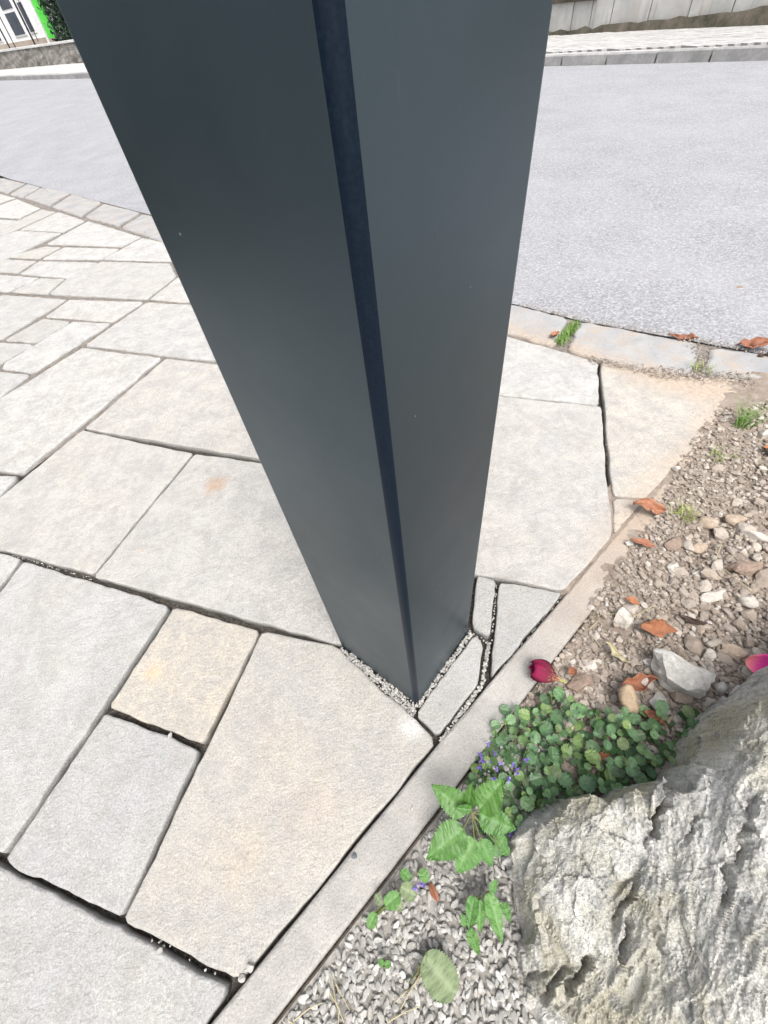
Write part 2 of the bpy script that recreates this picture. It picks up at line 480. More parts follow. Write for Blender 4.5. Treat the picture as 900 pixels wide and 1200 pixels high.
# mortar edging between kerb and blocks, and a plain paved surface further up the street
a, c = kerb_at(-7) + BK * (KW + .004), kerb_at(46) + BK * (KW + .004)
v, f = oriented_box(a + UP * (KH - .12), KD * 53, BK * .15, UP * .115)
obj('kerb_backing', mesh('kerb_backing', v, f, M_PAVER), walk)
a = kerb_at(7.2) + BK * (KW + .16)
obj('footway_slab', mesh('footway_slab', *oriented_box(a + UP * (KH - .12), KD * 39, BK * 3 + UP * .045, UP * .12), M_PAVER), walk)

# ------------------------------------------------------------------ retaining wall across the road (right)
WZ = kr + UP * (KH + .03)
WN = (UP - BK * .0155 ).normalized()
WALK_P, WALK_NV = kerb_at(0) + BK * KW + UP * KH, (KD.cross(BK + UP * .0164)).normalized()
if WALK_NV.z < 0: WALK_NV = -WALK_NV
def onwalk(px, py): return onp(px, py, WALK_P, WALK_NV)
wa, wb = onwalk(903, 29), onwalk(653, 40)
WD = (wb - wa).normalized()
WBk = Vector((-WD.y, WD.x, 0)); WBk = WBk if WBk.dot(BK) > 0 else -WBk
WBk.normalize()
WALLN = WBk
wr = empty('retaining_wall', wa)
tag(wr, 'low retaining wall of pale stained concrete panels on a mossy dark plinth across the road, on the right', 'wall')
def onwall(px, py): return onp(px, py, wa, WALLN)
span = (wb - wa).length
# plinth: taller to the right, its top edge read off the wall face
pts = []
x0 = -3.0
prof = [(-3.0, .22), (0, .18), (.3 * span, .14), (.6 * span, .085), (span, .04), (span + 3.5, .03)]
V, F = [], []
n = 60
for i in range(n + 1):
    sft = prof[0][0] + (prof[-1][0] - prof[0][0]) * i / n
    for k in range(len(prof) - 1):
        if prof[k][0] <= sft <= prof[k + 1][0] + 1e-6:
            q = (sft - prof[k][0]) / (prof[k + 1][0] - prof[k][0]); hgt = prof[k][1] * (1 - q) + prof[k + 1][1] * q
    hgt += R.uniform(-.025, .025)
    p = WD * sft
    out = -WBk * (.05 + R.uniform(0, .03))
    V += [p + out - UP * .3, p + out + UP * hgt, p + WBk * .05 + UP * (hgt + .01), p + WBk * .05 - UP * .3]
    if i:
        b0, b1 = 4 * i - 4, 4 * i
        F += [(b0, b1, b1 + 1, b0 + 1), (b0 + 1, b1 + 1, b1 + 2, b0 + 2), (b0 + 2, b1 + 2, b1 + 3, b0 + 3)]
obj('plinth', mesh('plinth', V, F, M_PLINTH, True), wr, wa)
WTOP = (onwall(655, 4) - wb).z
jx = [1010, 960, 905, 858, 808, 762, 718, 694, 672, 630, 585, 540]
js = [(onwall(x, 12) - wa).dot(WD) for x in jx]
for k in range(len(js) - 1):
    o = WD * (js[k] + .008) - WD * 0 + UP * 0
    L = js[k + 1] - js[k] - .016
    v, f = oriented_box(Vector((0, 0, 0)) - UP * .05 + WBk * R.uniform(0, .012), WD * L, WBk * .15, UP * (WTOP + .05 + .18), .012)
    obj('wall_panel', mesh('wall_panel', v, f, M_WALL), wr, wa + o + UP * 0)
v, f = oriented_box(WBk * .035 - UP * .3, WD * (js[-1] - js[0]), WBk * .1, UP * (WTOP + .4))
obj('panel_backing', mesh('panel_backing', v, f, M_PLINTH), wr, wa + WD * js[0])
cs = (onwall(700, 2) - wa).dot(WD)
v, f = oriented_box(-WBk * .035 + UP * (WTOP), WD * (js[-1] - cs), WBk * .25, UP * .12, .01)
obj('coping', mesh('coping', v, f, M_PLINTH), wr, wa + WD * cs)

# ------------------------------------------------------------------ left background: low rubble wall, white house, green panel, hedge, fence
la, lb = onwalk(-25, 84), onwalk(112, 71.5)
LD = (lb - la).normalized()
LB = Vector((-LD.y, LD.x, 0)); LB = LB if LB.dot(BK) > 0 else -LB
LB.normalize()
lw = empty('low_garden_wall', la)
tag(lw, 'low rough grey rubble wall with a thin pale coping in front of the white house, far left', 'wall')
def onl(px, py): return onp(px, py, la, LB)
LH0, LH1 = (onl(0, 61) - onl(0, 81.5)).z, (onl(85, 46.5) - onl(97, 73)).z
LL = (lb - la).length * 1.9
n = 70
V, F = [], []
rows = 9
for i in range(n + 1):
    for k in range(rows):
        q = i / n
        hh = (LH0 * (1 - q) + LH1 * q) * 1.0
        p = LD * (LL * q) + UP * (-.3 + (hh + .3) * k / (rows - 1))
        p -= LB * (.03 * noise.noise(p * 6) + .04 * R.random())
        V.append(p)
        if i and k:
            a = (i - 1) * rows + k - 1
            F.append((a, a + rows, a + rows + 1, a + 1))
nb = len(V)
V += [LB * .3 - UP * .3, LB * .3 + UP * LH0, LD * LL + LB * .3 + UP * LH1, LD * LL + LB * .3 - UP * .3]
F += [(nb, nb + 1, nb + 2, nb + 3)]
obj('rubble_body', mesh('rubble_body', V, F, M_RUBBLE), lw, la)
v, f = oriented_box(-LB * .06 + UP * LH0, LD * LL + UP * (LH1 - LH0), LB * .36, UP * .07, .012)
obj('coping', mesh('coping', v, f, M_COPE), lw, la)

FH = la + LB * 4.0                       # house front stands behind the wall
FN = LB
def onf(px, py, d=0.0): return onp(px, py, np.array(FH) + np.array(LB) * d, FN)
def face_box(name, pxs, depth, mat, parent, d=0.0):
    """a flat element read off the house front, given real thickness backwards"""
    fr = [onf(x, y, d) for x, y in pxs]
    c = sum(fr, Vector()) / len(fr)
    bk = [p + LB * depth for p in fr]
    n = len(fr)
    v = [p - c for p in fr + bk]
    f = [tuple(range(n)), tuple(range(2 * n - 1, n - 1, -1))] + [(i, n + i, n + (i + 1) % n, (i + 1) % n) for i in range(n)]
    return obj(name, mesh(name, v, f, mat), parent, c)
hs = empty('white_house', FH)
tag(hs, 'white rendered house front with tall grey windows behind the low rubble wall, far left', 'house')
# wall on a clean plane rectangle, extended out of frame
p00 = onf(-60, 66); p10 = onf(57, 47)
wdir = (p10 - p00); wdir.z = 0; Wd = wdir.length; wdir.normalize()
zb = min(p00.z, p10.z) - 1.0
v, f = oriented_box(Vector((0, 0, 0)), wdir * Wd, LB * 6, UP * 5.2)
obj('wall', mesh('wall', v, f, M_RENDER), hs, (p00.x, p00.y, zb))
def fx(px, py): return (onf(px, py) - Vector((p00.x, p00.y, 0))).dot(wdir)
def window(px0, px1, yb, sill_z, head_z, mull=()):
    a, c = fx(px0, yb), fx(px1, yb)
    o = Vector((p00.x, p00.y, 0)) + wdir * a
    wn = obj('window', mesh('window', *oriented_box(-LB * .03, wdir * (c - a), LB * .05, UP * (head_z - sill_z)), M_PVC), hs, o + UP * sill_z)
    edges = [0.0] + list(mull) + [1.0]
    for k in range(len(edges) - 1):
        z0 = sill_z + (head_z - sill_z) * edges[k] + .06
        z1 = sill_z + (head_z - sill_z) * edges[k + 1] - .06
        obj('pane', mesh('pane', *oriented_box(-LB * .045, wdir * (c - a - .16), LB * .02, UP * (z1 - z0)), M_GLASS), wn, o + wdir * .08 + UP * z0)
zw = onf(28, 42).z
window(18, 33, 42, zw, zw + 1.9, (.46,))
zd = onf(40, 39).z
window(36.5, 44, 39, zd, zd + 2.1, (.52,))
window(-12, 4, 48, onf(0, 50).z, onf(0, 50).z + 1.7, (.5,))
face_box('plinth', [(-60, 74), (-60, 63), (52, 43.5), (56, 52)], .1, M_BEIGE, hs, -.06)
v, f = oriented_box(-LB * .4, wdir * (Wd + .4), LB * 6.8, UP * .25)
obj('roof', mesh('roof', v, f, M_RUBBLE), hs, (p00.x, p00.y, zb + 5.2))

gp = empty('green_panel', onf(60, 42))
tag(gp, 'bright green painted panel standing between the white house and the dark hedge', 'panel')
ga, gb = fx(57, 43), fx(66.5, 41)
zg = onf(60, 45).z
o = Vector((p00.x, p00.y, 0)) + wdir * (ga + .02)
obj('board', mesh('board', *oriented_box(Vector((0, 0, 0)), wdir * (gb - ga), LB * .12, UP * 3.4, .01), M_GREEN), gp, o + UP * zg - LB * .05)
obj('foot', mesh('foot', *oriented_box(Vector((0, 0, 0)), wdir * (gb - ga), LB * .14, UP * .6), M_BEIGE), gp, o + UP * (zg - .605) - LB * .06)

# slim iron fence posts on the wall
for k, (xb, yb, xt, yt, rad) in enumerate(((12, 57, -8, 14, .03), (18.5, 56, -6, 4, .02), (41, 52, 15, -4, .035), (40, 38.5, 22, 2, .015))):
    pb = onp(xb, yb, np.array(la) + np.array(LB) * .15, LB)
    H = 2.2
    bm = bmesh.new()
    bmesh.ops.create_cone(bm, cap_ends=True, segments=10, radius1=rad, radius2=rad, depth=H, matrix=Matrix.Translation((0, 0, H / 2)))
    bmesh.ops.create_cone(bm, cap_ends=True, segments=10, radius1=rad * 1.5, radius2=0.004, depth=.08, matrix=Matrix.Translation((0, 0, H + .03)))
    me = bpy.data.meshes.new('fence_post'); bm.to_mesh(me); bm.free(); me.materials.append(M_IRON)
    lab = ['thick black iron post on the rubble wall nearest the left picture edge', 'thin black iron rod on the rubble wall, second from the left',
           'thickest black iron post on the rubble wall, in front of the grey window', 'very thin black rod right of the thickest iron post on the wall'][k]
    tag(obj('fence_post', me, None, pb - UP * .25), lab, 'fence post', 'iron posts on the low wall')

# leaf helpers -------------------------------------------------------
def leaf_mat(name, cols, rough=.5, spec=.35, vein=None, trans=0.0):
    m, t, b = newmat(name, rough, spec)
    N = NT(t)
    c = N.ramp(N.rnd(), [(i / max(1, len(cols) - 1), c) for i, c in enumerate(cols)])
    c = N.mix(.6, c, N.ramp(N.noise(N.pos(), 130, 4, .7), [(.3, .6), (.7, 1.3)]), 'MULTIPLY')
    if vein:
        at = N.n('ShaderNodeAttribute', attribute_name='vein')
        c = N.mix(N.math('MULTIPLY', at.outputs['Fac'], vein[1]), c, vein[0])
        N.bump(b, N.math('ADD', at.outputs['Fac'], N.math('MULTIPLY', N.noise(N.pos(), 300, 3), .5)), .5, -.002)
    N.l(c, b.inputs['Base Color'])
    if trans:
        b.inputs['Subsurface Weight'].default_value = trans
        b.inputs['Subsurface Radius'].default_value = (.004, .006, .002)
        b.inputs['Subsurface Scale'].default_value = .5
    return m
M_HEDGE = leaf_mat('hedge_leaf', [(.03, .06, .04), (.055, .09, .055), (.02, .045, .03), (.07, .11, .07)])
hd = empty('dark_hedge', onf(72, 46))
tag(hd, 'dark blue-green conifer hedge beside the bright green panel behind the low wall', 'hedge')
hb = onf(72, 48, .3); hb.z = zg - .3
V, F = [], []
for i in range(12000):
    p = Vector((R.uniform(.05, 4.5), R.uniform(-.4, .8), R.uniform(0, 4)))
    c = wdir * p.x + LB * p.y + UP * p.z
    k = len(V)
    ax = Vector((R.uniform(-1, 1), R.uniform(-1, 1), R.uniform(.1, 1.2))).normalized()
    sd2 = ax.cross(Vector((R.uniform(-1, 1), R.uniform(-1, 1), R.uniform(-1, 1)))).normalized()
    L, W2 = R.uniform(.1, .25), R.uniform(.03, .07)
    V += [c, c + ax * L * .5 + sd2 * W2, c + ax * L, c + ax * L * .5 - sd2 * W2]
    F.append((k, k + 1, k + 2, k + 3))
base_h = Vector((p00.x, p00.y, 0)) + wdir * (gb + .05)
base_h.z = zg - .4
fo = obj('foliage', mesh('foliage', V, F, M_HEDGE), hd, base_h)
fo['kind'] = 'stuff'
bm = bmesh.new()
for x in (.6,):
    bmesh.ops.create_cone(bm, cap_ends=True, segments=8, radius1=.09, radius2=.03, depth=3.6, matrix=Matrix.Translation(wdir * x + LB * .25 + UP * 1.8))
me = bpy.data.meshes.new('stem'); bm.to_mesh(me); bm.free(); me.materials.append(M_PLINTH)
for k in range(3): obj('stem', me, hd, base_h + wdir * (1.3 * k))
M_TWIG = simple('pale_twig', (.45, .3, .2), (.6, .45, .35), 30, bump=0)

# added out-of-view hedge, put left of the paving to darken the post's reflection
hb2 = Vector((-3.1, -2.5, -.03))
h2 = empty('added_reflected_hedge', hb2)
tag(h2, 'added out-of-view dark hedge left of the paving, for the post to mirror', 'hedge')
V, F = [], []
for i in range(14000):
    c = Vector((R.uniform(-.75, .05), R.uniform(0, 5.2), R.uniform(0, 2.5)))
    if R.random() < .6: c.x = R.uniform(-.08, .05)
    k = len(V)
    ax = Vector((R.uniform(-1, 1), R.uniform(-1, 1), R.uniform(-.3, 1.0))).normalized()
    s2_ = ax.cross(Vector((R.uniform(-1, 1), R.uniform(-1, 1), R.uniform(-1, 1)))).normalized()
    L, W2 = R.uniform(.05, .1), R.uniform(.015, .035)
    V += [c, c + ax * L * .5 + s2_ * W2, c + ax * L, c + ax * L * .5 - s2_ * W2]
    F.append((k, k + 1, k + 2, k + 3))
o = obj('foliage', mesh('foliage', V, F, M_HEDGE), h2, hb2); o['kind'] = 'stuff'
bm = bmesh.new()
for yy in (.3,):
    bmesh.ops.create_cone(bm, cap_ends=True, segments=8, radius1=.05, radius2=.015, depth=1.7, matrix=Matrix.Translation((-.35, yy, .85)))
me = bpy.data.meshes.new('stem'); bm.to_mesh(me); bm.free(); me.materials.append(M_PLINTH)
for k in range(7): obj('stem', me, h2, hb2 + Vector((0, .75 * k, 0)))

# ------------------------------------------------------------------ paving: bed + slabs
gut_lo_px = [(900, 440), (800, 437), (700, 423), (600, 393), (400, 338), (181, 277), (103, 255), (56, 240), (0, 225)]
# lower gutter edge in metres, right to left
gut_lo = [G(*p) for p in gut_lo_px]
bedpoly = [near[1] + Vector((-.25, -.25, 0)), near[1] + Vector((0, -3, 0)), Vector((0, -4, 0)), Vector((-9, -4, 0)), near[-2]] + list(reversed(near[2:-2]))
bv = [Vector((p.x, p.y, -.026)) for p in bedpoly]
bv[4].z = near[-2].z - .03
paving = tag(obj('paving', mesh('paving', bv, [tuple(range(len(bv)))], M_BED)), kind='structure')

jp = [G(*p) for p in ((-120, 540), (25, 556), (97, 502), (190, 420), (258, 426), (600, 390), (420, 335), (181, 276), (103, 255), (56, 240), (0, 225), (-80, 215))]
obj('joint_sand', mesh('joint_sand', [(p.x, p.y, -.009) for p in jp], [tuple(range(len(jp)))], M_SAND), paving)

def inset_poly(P, d):
    n = len(P)
    area = sum(P[i].x * P[(i + 1) % n].y - P[(i + 1) % n].x * P[i].y for i in range(n))
    if area < 0: P = P[::-1]
    out = []
    for i in range(n):
        a, b_, c = P[i - 1], P[i], P[(i + 1) % n]
        e0, e1 = (b_ - a).normalized(), (c - b_).normalized()
        n0, n1 = Vector((-e0.y, e0.x, 0)), Vector((-e1.y, e1.x, 0))
        m = (n0 + n1)
        m = m.normalized() * (d / max(.35, m.normalized().dot(n0)))
        out.append(b_ + m)
    return out
def slab(name, poly, mat, parent, gap=.004, th=.04, ztop=0.0, col=None, rough=.0016, bev=.004, step=.022, corner=.006, tilt=.0012, seed=0):
    rs = random.Random(seed)
    P = inset_poly([Vector((p.x, p.y, 0)) for p in poly], gap)
    n = len(P)
    ring = []
    for i in range(n):
        a, b_ = P[i], P[(i + 1) % n]
        L = (b_ - a).length
        e = (b_ - a).normalized(); nn = Vector((-e.y, e.x, 0))
        c = min(corner * rs.uniform(.6, 1.6), L * .3)
        k = max(2, int(L / max(step, L / 40)))
        for q in range(k + 1):
            tt = c + (L - 2 * c) * q / k
            wob = (noise.noise(Vector((a.x * 3 + tt * 14 + seed * 7.3, seed * 1.7, i * 3.1))) * 1.4 + noise.noise(Vector((tt * 45, seed * 3.1, i * 9.7))) * .8)
            ring.append(a + e * tt + nn * (rough * wob + (rough * .3)))
    c0 = sum(ring, Vector()) / len(ring)
    tx, ty = rs.uniform(-tilt, tilt), rs.uniform(-tilt, tilt)
    dz = rs.uniform(-.0012, .0012)
    def zt(p): return ztop + dz + (p.x - c0.x) * tx * 3 + (p.y - c0.y) * ty * 3
    m = len(ring)
    V = []
    for p in ring: V.append(Vector((p.x, p.y, -th)))
    for p in ring: V.append(Vector((p.x, p.y, zt(p) - bev * 1.1)))
    def inw(i, d):
        e = (ring[(i + 1) % m] - ring[i - 1]).normalized()
        return ring[i] + Vector((-e.y, e.x, 0)) * d
    for i in range(m):
        q = inw(i, bev * .35 * rs.uniform(.6, 1.4)); V.append(Vector((q.x, q.y, zt(q) - bev * .35)))
    for i in range(m):
        q = inw(i, bev * 1.3 * rs.uniform(.7, 1.6)); V.append(Vector((q.x, q.y, zt(q))))
    F = []
    for r in range(3):
        for i in range(m):
            j = (i + 1) % m
            F.append((r * m + i, r * m + j, (r + 1) * m + j, (r + 1) * m + i))
    F.append(tuple(range(3 * m, 4 * m)))
    F.append(tuple(range(m - 1, -1, -1)))
    me = mesh(name, [v - c0 for v in V], F, mat, True)
    o = obj(name, me, parent, c0)
    # keep the top crisp: only bevel rings are smooth
    sm = [True] * (3 * m) + [False, False]
    me.polygons.foreach_set('use_smooth', sm)
    if col: o.color = (*col, 1)
    return o
GREY, WARM, PALE, MIDT = (.365, .366, .362), (.40, .38, .345), (.45, .447, .44), (.395, .392, .385)
slabs = [
 # near field: (pixel outline, tint, half joint)
 ([(27, 656), (201, 709), (4, 1004), (-175, 925)], MIDT, .0045),
 ([(-160, 600), (26, 655), (-178, 922), (-420, 830)], PALE, .0045),
 ([(204, 709), (306, 738), (238, 874), (124, 830)], (.425, .395, .345), .0048),
 ([(123, 833), (236, 877), (142, 1079), (3, 1012)], GREY, .005),
 ([(307, 739), (396, 756), (410, 771), (484, 838), (514, 868), (279, 1155), (140, 1081)], (.395, .382, .355), .0045),
 ([(-190, 925), (2, 1012), (138, 1081), (272, 1159), (244, 1200), (100, 1420), (-420, 1180)], GREY, .005),
 ([(228, 531), (305, 541), (470, 565), (470, 700), (400, 757), (108, 676)], (.405, .398, .382), .004),
 ([(474, 560), (516, 452), (590, 464), (706, 476), (719, 627), (662, 693), (557, 673), (478, 690)], (.41, .40, .385), .0042),
 ([(557, 674), (582, 680), (576, 748), (551, 735)], GREY, .0028),
 ([(583, 681), (662, 694), (574, 797)], GREY, .0028),
 ([(553, 742), (568, 753), (563, 797), (514, 866), (485, 838)], GREY, .003),
 ([(490, 372), (598, 394), (702, 423), (705, 475), (588, 463), (470, 452)], PALE, .004),
 ([(702, 423), (800, 440), (885, 445), (868, 470), (756, 585), (717, 582)], (.43, .408, .37), .004),
 ([(717, 583), (756, 586), (719, 628)], (.46, .41, .36), .003),
 # middle field
 ([(96, 406), (191, 419), (25, 556), (-120, 540)], PALE, .005),
 ([(-125, 541), (24, 557), (0, 581), (-60, 632), (-300, 590)], PALE, .005),
 ([(193, 419), (258, 426), (514, 450), (474, 558), (305, 538), (97, 502)], (.45, .44, .42), .005),
 ([(97, 503), (227, 531), (109, 674), (-62, 629), (0, 582)], (.435, .428, .41), .0045),
 ([(171, 353), (225, 356), (470, 380), (470, 448), (255, 424), (97, 405)], PALE, .006),
 ([(173, 351), (208, 324), (300, 334), (480, 352), (470, 378), (224, 354)], PALE, .006),
 ([(85, 376), (132, 378), (39, 437), (0, 433), (2, 426)], PALE, .006),
 ([(-4, 434), (37, 438), (0, 465), (-60, 500), (-150, 490)], PALE, .006),
 ([(51, 372), (85, 376), (43, 402), (3, 399)], (.43, .42, .4), .006),
 ([(0, 400), (42, 403), (2, 425), (-60, 462), (-90, 440)], PALE, .006),
 ([(81, 350), (170, 353), (132, 377), (51, 371)], PALE, .006),
 ([(3, 345), (80, 350), (0, 398), (-80, 388)], PALE, .006),
 ([(118, 306), (200, 308), (208, 323), (172, 351), (56, 345), (78, 326)], PALE, .006),
 ([(201, 308), (260, 313), (310, 334), (209, 323)], PALE, .006),
 ([(48, 325), (77, 326), (55, 345), (11, 342)], (.44, .43, .41), .006),
 ([(104, 258), (166, 277), (143, 289), (53, 286)], PALE, .007),
 ([(167, 278), (235, 292), (215, 306), (200, 306), (119, 304), (144, 290)], PALE, .007),
 ([(68, 248), (101, 258), (74, 272), (22, 269)], PALE, .007),
 ([(21, 270), (73, 273), (2, 306), (-60, 299)], PALE, .007),
 ([(49, 245), (66, 248), (22, 268), (0, 277), (-30, 274), (23, 257)], (.43, .42, .4), .007),
 ([(20, 233), (48, 244), (22, 256), (-30, 253), (0, 240)], PALE, .007),
 ([(53, 288), (73, 289), (45, 303), (4, 301)], (.44, .43, .41), .007),
 ([(75, 289), (142, 291), (119, 304), (47, 304)], PALE, .007),
 ([(46, 305), (117, 307), (78, 326), (22, 321)], PALE, .007),
 ([(2, 303), (44, 305), (20, 320), (-20, 317), (-30, 315)], PALE, .007),
 ([(-10, 320), (47, 325), (9, 342), (-60, 338)], PALE, .007),
 ([(-2, 345), (-40, 342), (-60, 340), (-130, 380), (-82, 387)], PALE, .007),
 ([(-70, 220), (0, 227), (19, 232), (-2, 239), (-34, 251), (-90, 240)], PALE, .007),
 ([(-26, 255), (20, 258), (-32, 275), (-90, 270)], PALE, .007),
 ([(-35, 276), (-2, 278), (-62, 299), (-120, 292)], PALE, .007),
]
for i, (px, col, gap) in enumerate(slabs):
    P = [G(*p) for p in px]
    far_ = min((p - Vector((0, 0, 0))).length for p in P)
    slab('paving_slab', P, M_SLAB, paving, gap=gap * (.5 if far_ < 1.3 else .7), col=(lambda k, wv: (col[0] * k * (1 + wv), col[1] * k, col[2] * k * (1 - wv)))(R.uniform(.93, 1.05), R.uniform(-.008, .016)), rough=.003 if far_ < 1.3 else .0045,
         bev=(.0032 if i not in (8, 9, 10, 13) else .0026) if far_ < 1.3 else .006, corner=.008 if far_ < 1.3 else .012, seed=i + 1, step=.016)

# the paving goes on beyond the picture's left and lower edges and behind the post
def inside(x, y, P):
    c = False
    for i in range(len(P)):
        x0, y0 = P[i][0], P[i][1]; x1, y1 = P[i - 1][0], P[i - 1][1]
        if (y0 > y) != (y1 > y) and x < (x1 - x0) * (y - y0) / (y1 - y0) + x0: c = not c
    return c
def pix(p):
    v = MR.T @ (np.array((p[0], p[1], 0.0)) - O)
    return (450 + FPX * v[0] / v[2], 600 + FPX * v[1] / v[2]) if v[2] > .02 else (-9999, 9999)
POSTPX = [(65, 0), (652, 0), (548, 735), (488, 815), (402, 752)]
taken = [[tuple(G(*p)[:2]) for p in px] for px, c, g in slabs]
area = [tuple(G(*p)[:2]) for p in ((245, 1198), (513, 868), (560, 812), (600, 397), (400, 342), (181, 282), (0, 229))] + [(-5.2, 7.6), (-3.0, 5.0), (-3.0, -1.0)] + [tuple((G(245, 1200) - (G(513, 870) - G(245, 1200)).normalized() * 1.1)[:2])]
area.insert(0, area.pop())
post_foot = [tuple(G(*p)[:2]) for p in ((392, 757), (488, 838), (560, 745))] + [(.02, .56)]
dA, dB = Vector((math.cos(math.radians(-24.5)), math.sin(math.radians(-24.5)), 0)), Vector((math.cos(math.radians(66.5)), math.sin(math.radians(66.5)), 0))
nfill = 0
for sa, sb in ((.52, .40), (.34, .26), (.2, .17), (.12, .1)):
    for ia in range(-14, 80):
        for ib in range(-20, 110):
            if nfill >= 215: continue
            o = Vector((-2.6, -.6, 0)) + dA * (ia * sa * .27) + dB * (ib * sb * .27)
            P = [o, o + dA * sa, o + dA * sa + dB * sb, o + dB * sb]
            smp = [o + dA * sa * a_ + dB * sb * b_ for a_ in (.01, .25, .5, .75, .99) for b_ in (.01, .25, .5, .75, .99)]
            if not all(inside(p.x, p.y, area) for p in smp): continue
            if any(inside(p.x, p.y, post_foot) for p in smp): continue
            xs_ = [p.x for p in smp]; ys_ = [p.y for p in smp]
            bad = False
            for Tk in taken:
                if max(t_[0] for t_ in Tk) < min(xs_) or min(t_[0] for t_ in Tk) > max(xs_) or max(t_[1] for t_ in Tk) < min(ys_) or min(t_[1] for t_ in Tk) > max(ys_): continue
                if any(inside(p.x, p.y, Tk) for p in smp) or any(inside(x, y, [(p.x, p.y) for p in P]) for x, y in Tk): bad = True; break
            if bad: continue
            vis = False
            for p in smp:
                x, y = pix(p)
                if -6 < x < 906 and -6 < y < 1206 and not inside(x, y, POSTPX): vis = True; break
            if vis: continue
            taken.append([(p.x, p.y) for p in P]); nfill += 1
            k = R.uniform(.93, 1.05)
            slab('paving_slab', P, M_SLAB, paving, gap=.004, col=tuple(c * k for c in R.choice((GREY, PALE, MIDT))), rough=.003, bev=.004, corner=.008, seed=500 + nfill, step=.04)

# concrete edging strip along the planting bed
in_px = [(245, 1200), (513, 870), (573, 799), (662, 696), (738, 606), (757, 588)]
out_px = [(325, 1200), (522, 945), (602, 827), (660, 748), (752, 640)]
a0, a1 = G(250, 1200), G(757, 587)
ED = (a1 - a0).normalized()
ER = Vector((ED.y, -ED.x, 0))                                # to the right, into the bed
ew = ((G(325, 1200) - a0).dot(ER) + (G(522, 945) - a0).dot(ER) + (G(602, 827) - a0).dot(ER)) / 3
EL = (a1 - a0).length
inn = [G(*p) for p in in_px]
ep = [inn[0] - (inn[1] - inn[0]).normalized() * 1.2] + inn[1:] + [inn[-1] + ED * 1.2]
ep = ep + [a0 + ED * (EL + 1.2) + ER * ew, a0 - ED * 1.2 + ER * ew]
edge = slab('edging_strip', ep, M_EDGE, None, gap=.002, th=.1, ztop=-.001, rough=.0008, bev=.004, tilt=0, seed=77, step=.02)
tag(edge, kind='structure')

# ------------------------------------------------------------------ gutter stones
gut = tag(obj('gutter', mesh('gutter', [v for p, q in zip(near[1:-2], [near[1] + Vector((-.32, -.3, .05))] + [G(*p) for p in ((900, 447), (800, 441), (700, 425), (600, 394), (400, 339), (181, 278.5), (103, 256), (0, 226))]) for v in (p + Vector((.03, .03, -.006)), Vector((q.x, q.y, -.012)))],
      [(2 * i, 2 * i + 2, 2 * i + 3, 2 * i + 1) for i in range(8)], M_SAND)), kind='structure')
gst = [
 [(-40, 200), (-2, 207), (-22, 219), (-62, 211)],
 [(0, 208), (31, 215), (8, 227), (-20, 219)],
 [(33, 215), (49, 219), (26, 232), (10, 228)],
 [(50, 219), (84, 226), (57, 242), (27, 232)],
 [(85, 227), (121, 237), (95, 254.5), (59, 243)],
 [(122, 238), (167, 249), (138, 266), (97, 255)],
 [(168, 250), (215, 262), (191, 284), (140, 267)],
 [(216, 263), (300, 284), (285, 307), (193, 284)],
 [(301, 284), (390, 306), (385, 334), (287, 308)],
 [(391, 306), (500, 334), (495, 366), (386, 335)],
 [(501, 334), (605, 357), (667, 372), (652, 408), (600, 393), (496, 366)],
 [(680, 375), (740, 387), (800, 397), (826, 404), (814, 440), (760, 437), (700, 423), (662, 411)],
 [(833, 406), (900, 416), (1010, 433), (1000, 464), (900, 449), (842, 443), (822, 436)],
]
for i, px in enumerate(gst):
    slab('gutter_stone', [G(*p) for p in px], M_GUT, gut, gap=.010 if i < 9 else .0035, th=.06, ztop=.003, rough=.008, bev=.009, corner=.03 if i < 9 else .02, seed=200 + i, step=.02)

# ------------------------------------------------------------------ stones: shared meshes
def stone_mesh(name, mat, seed, sub=2, squash=(1, .8, .6), rough=.28, cut=5, smooth=False):
    rs = random.Random(seed)
    bm = bmesh.new()
    bmesh.ops.create_icosphere(bm, subdivisions=sub, radius=1)
    planes = []
    for _ in range(cut):
        n = Vector((rs.gauss(0, 1), rs.gauss(0, 1), rs.gauss(0, 1))).normalized()
        planes.append((n, rs.uniform(.45, .85)))
    off = Vector((rs.uniform(0, 50), rs.uniform(0, 50), rs.uniform(0, 50)))
    for v in bm.verts:
        p = v.co.copy()
        for n, d in planes:
            q = p.dot(n)
            if q > d: p -= n * (q - d) * .92
        p *= 1 + rough * noise.noise(p * 1.3 + off) + rough * .35 * noise.noise(p * 4 + off)
        v.co = Vector((p.x * squash[0], p.y * squash[1], p.z * squash[2]))
    me = bpy.data.meshes.new(name)
    bm.to_mesh(me); bm.free()
    me.materials.append(mat)
    me.polygons.foreach_set('use_smooth', [smooth] * len(me.polygons))
    return me

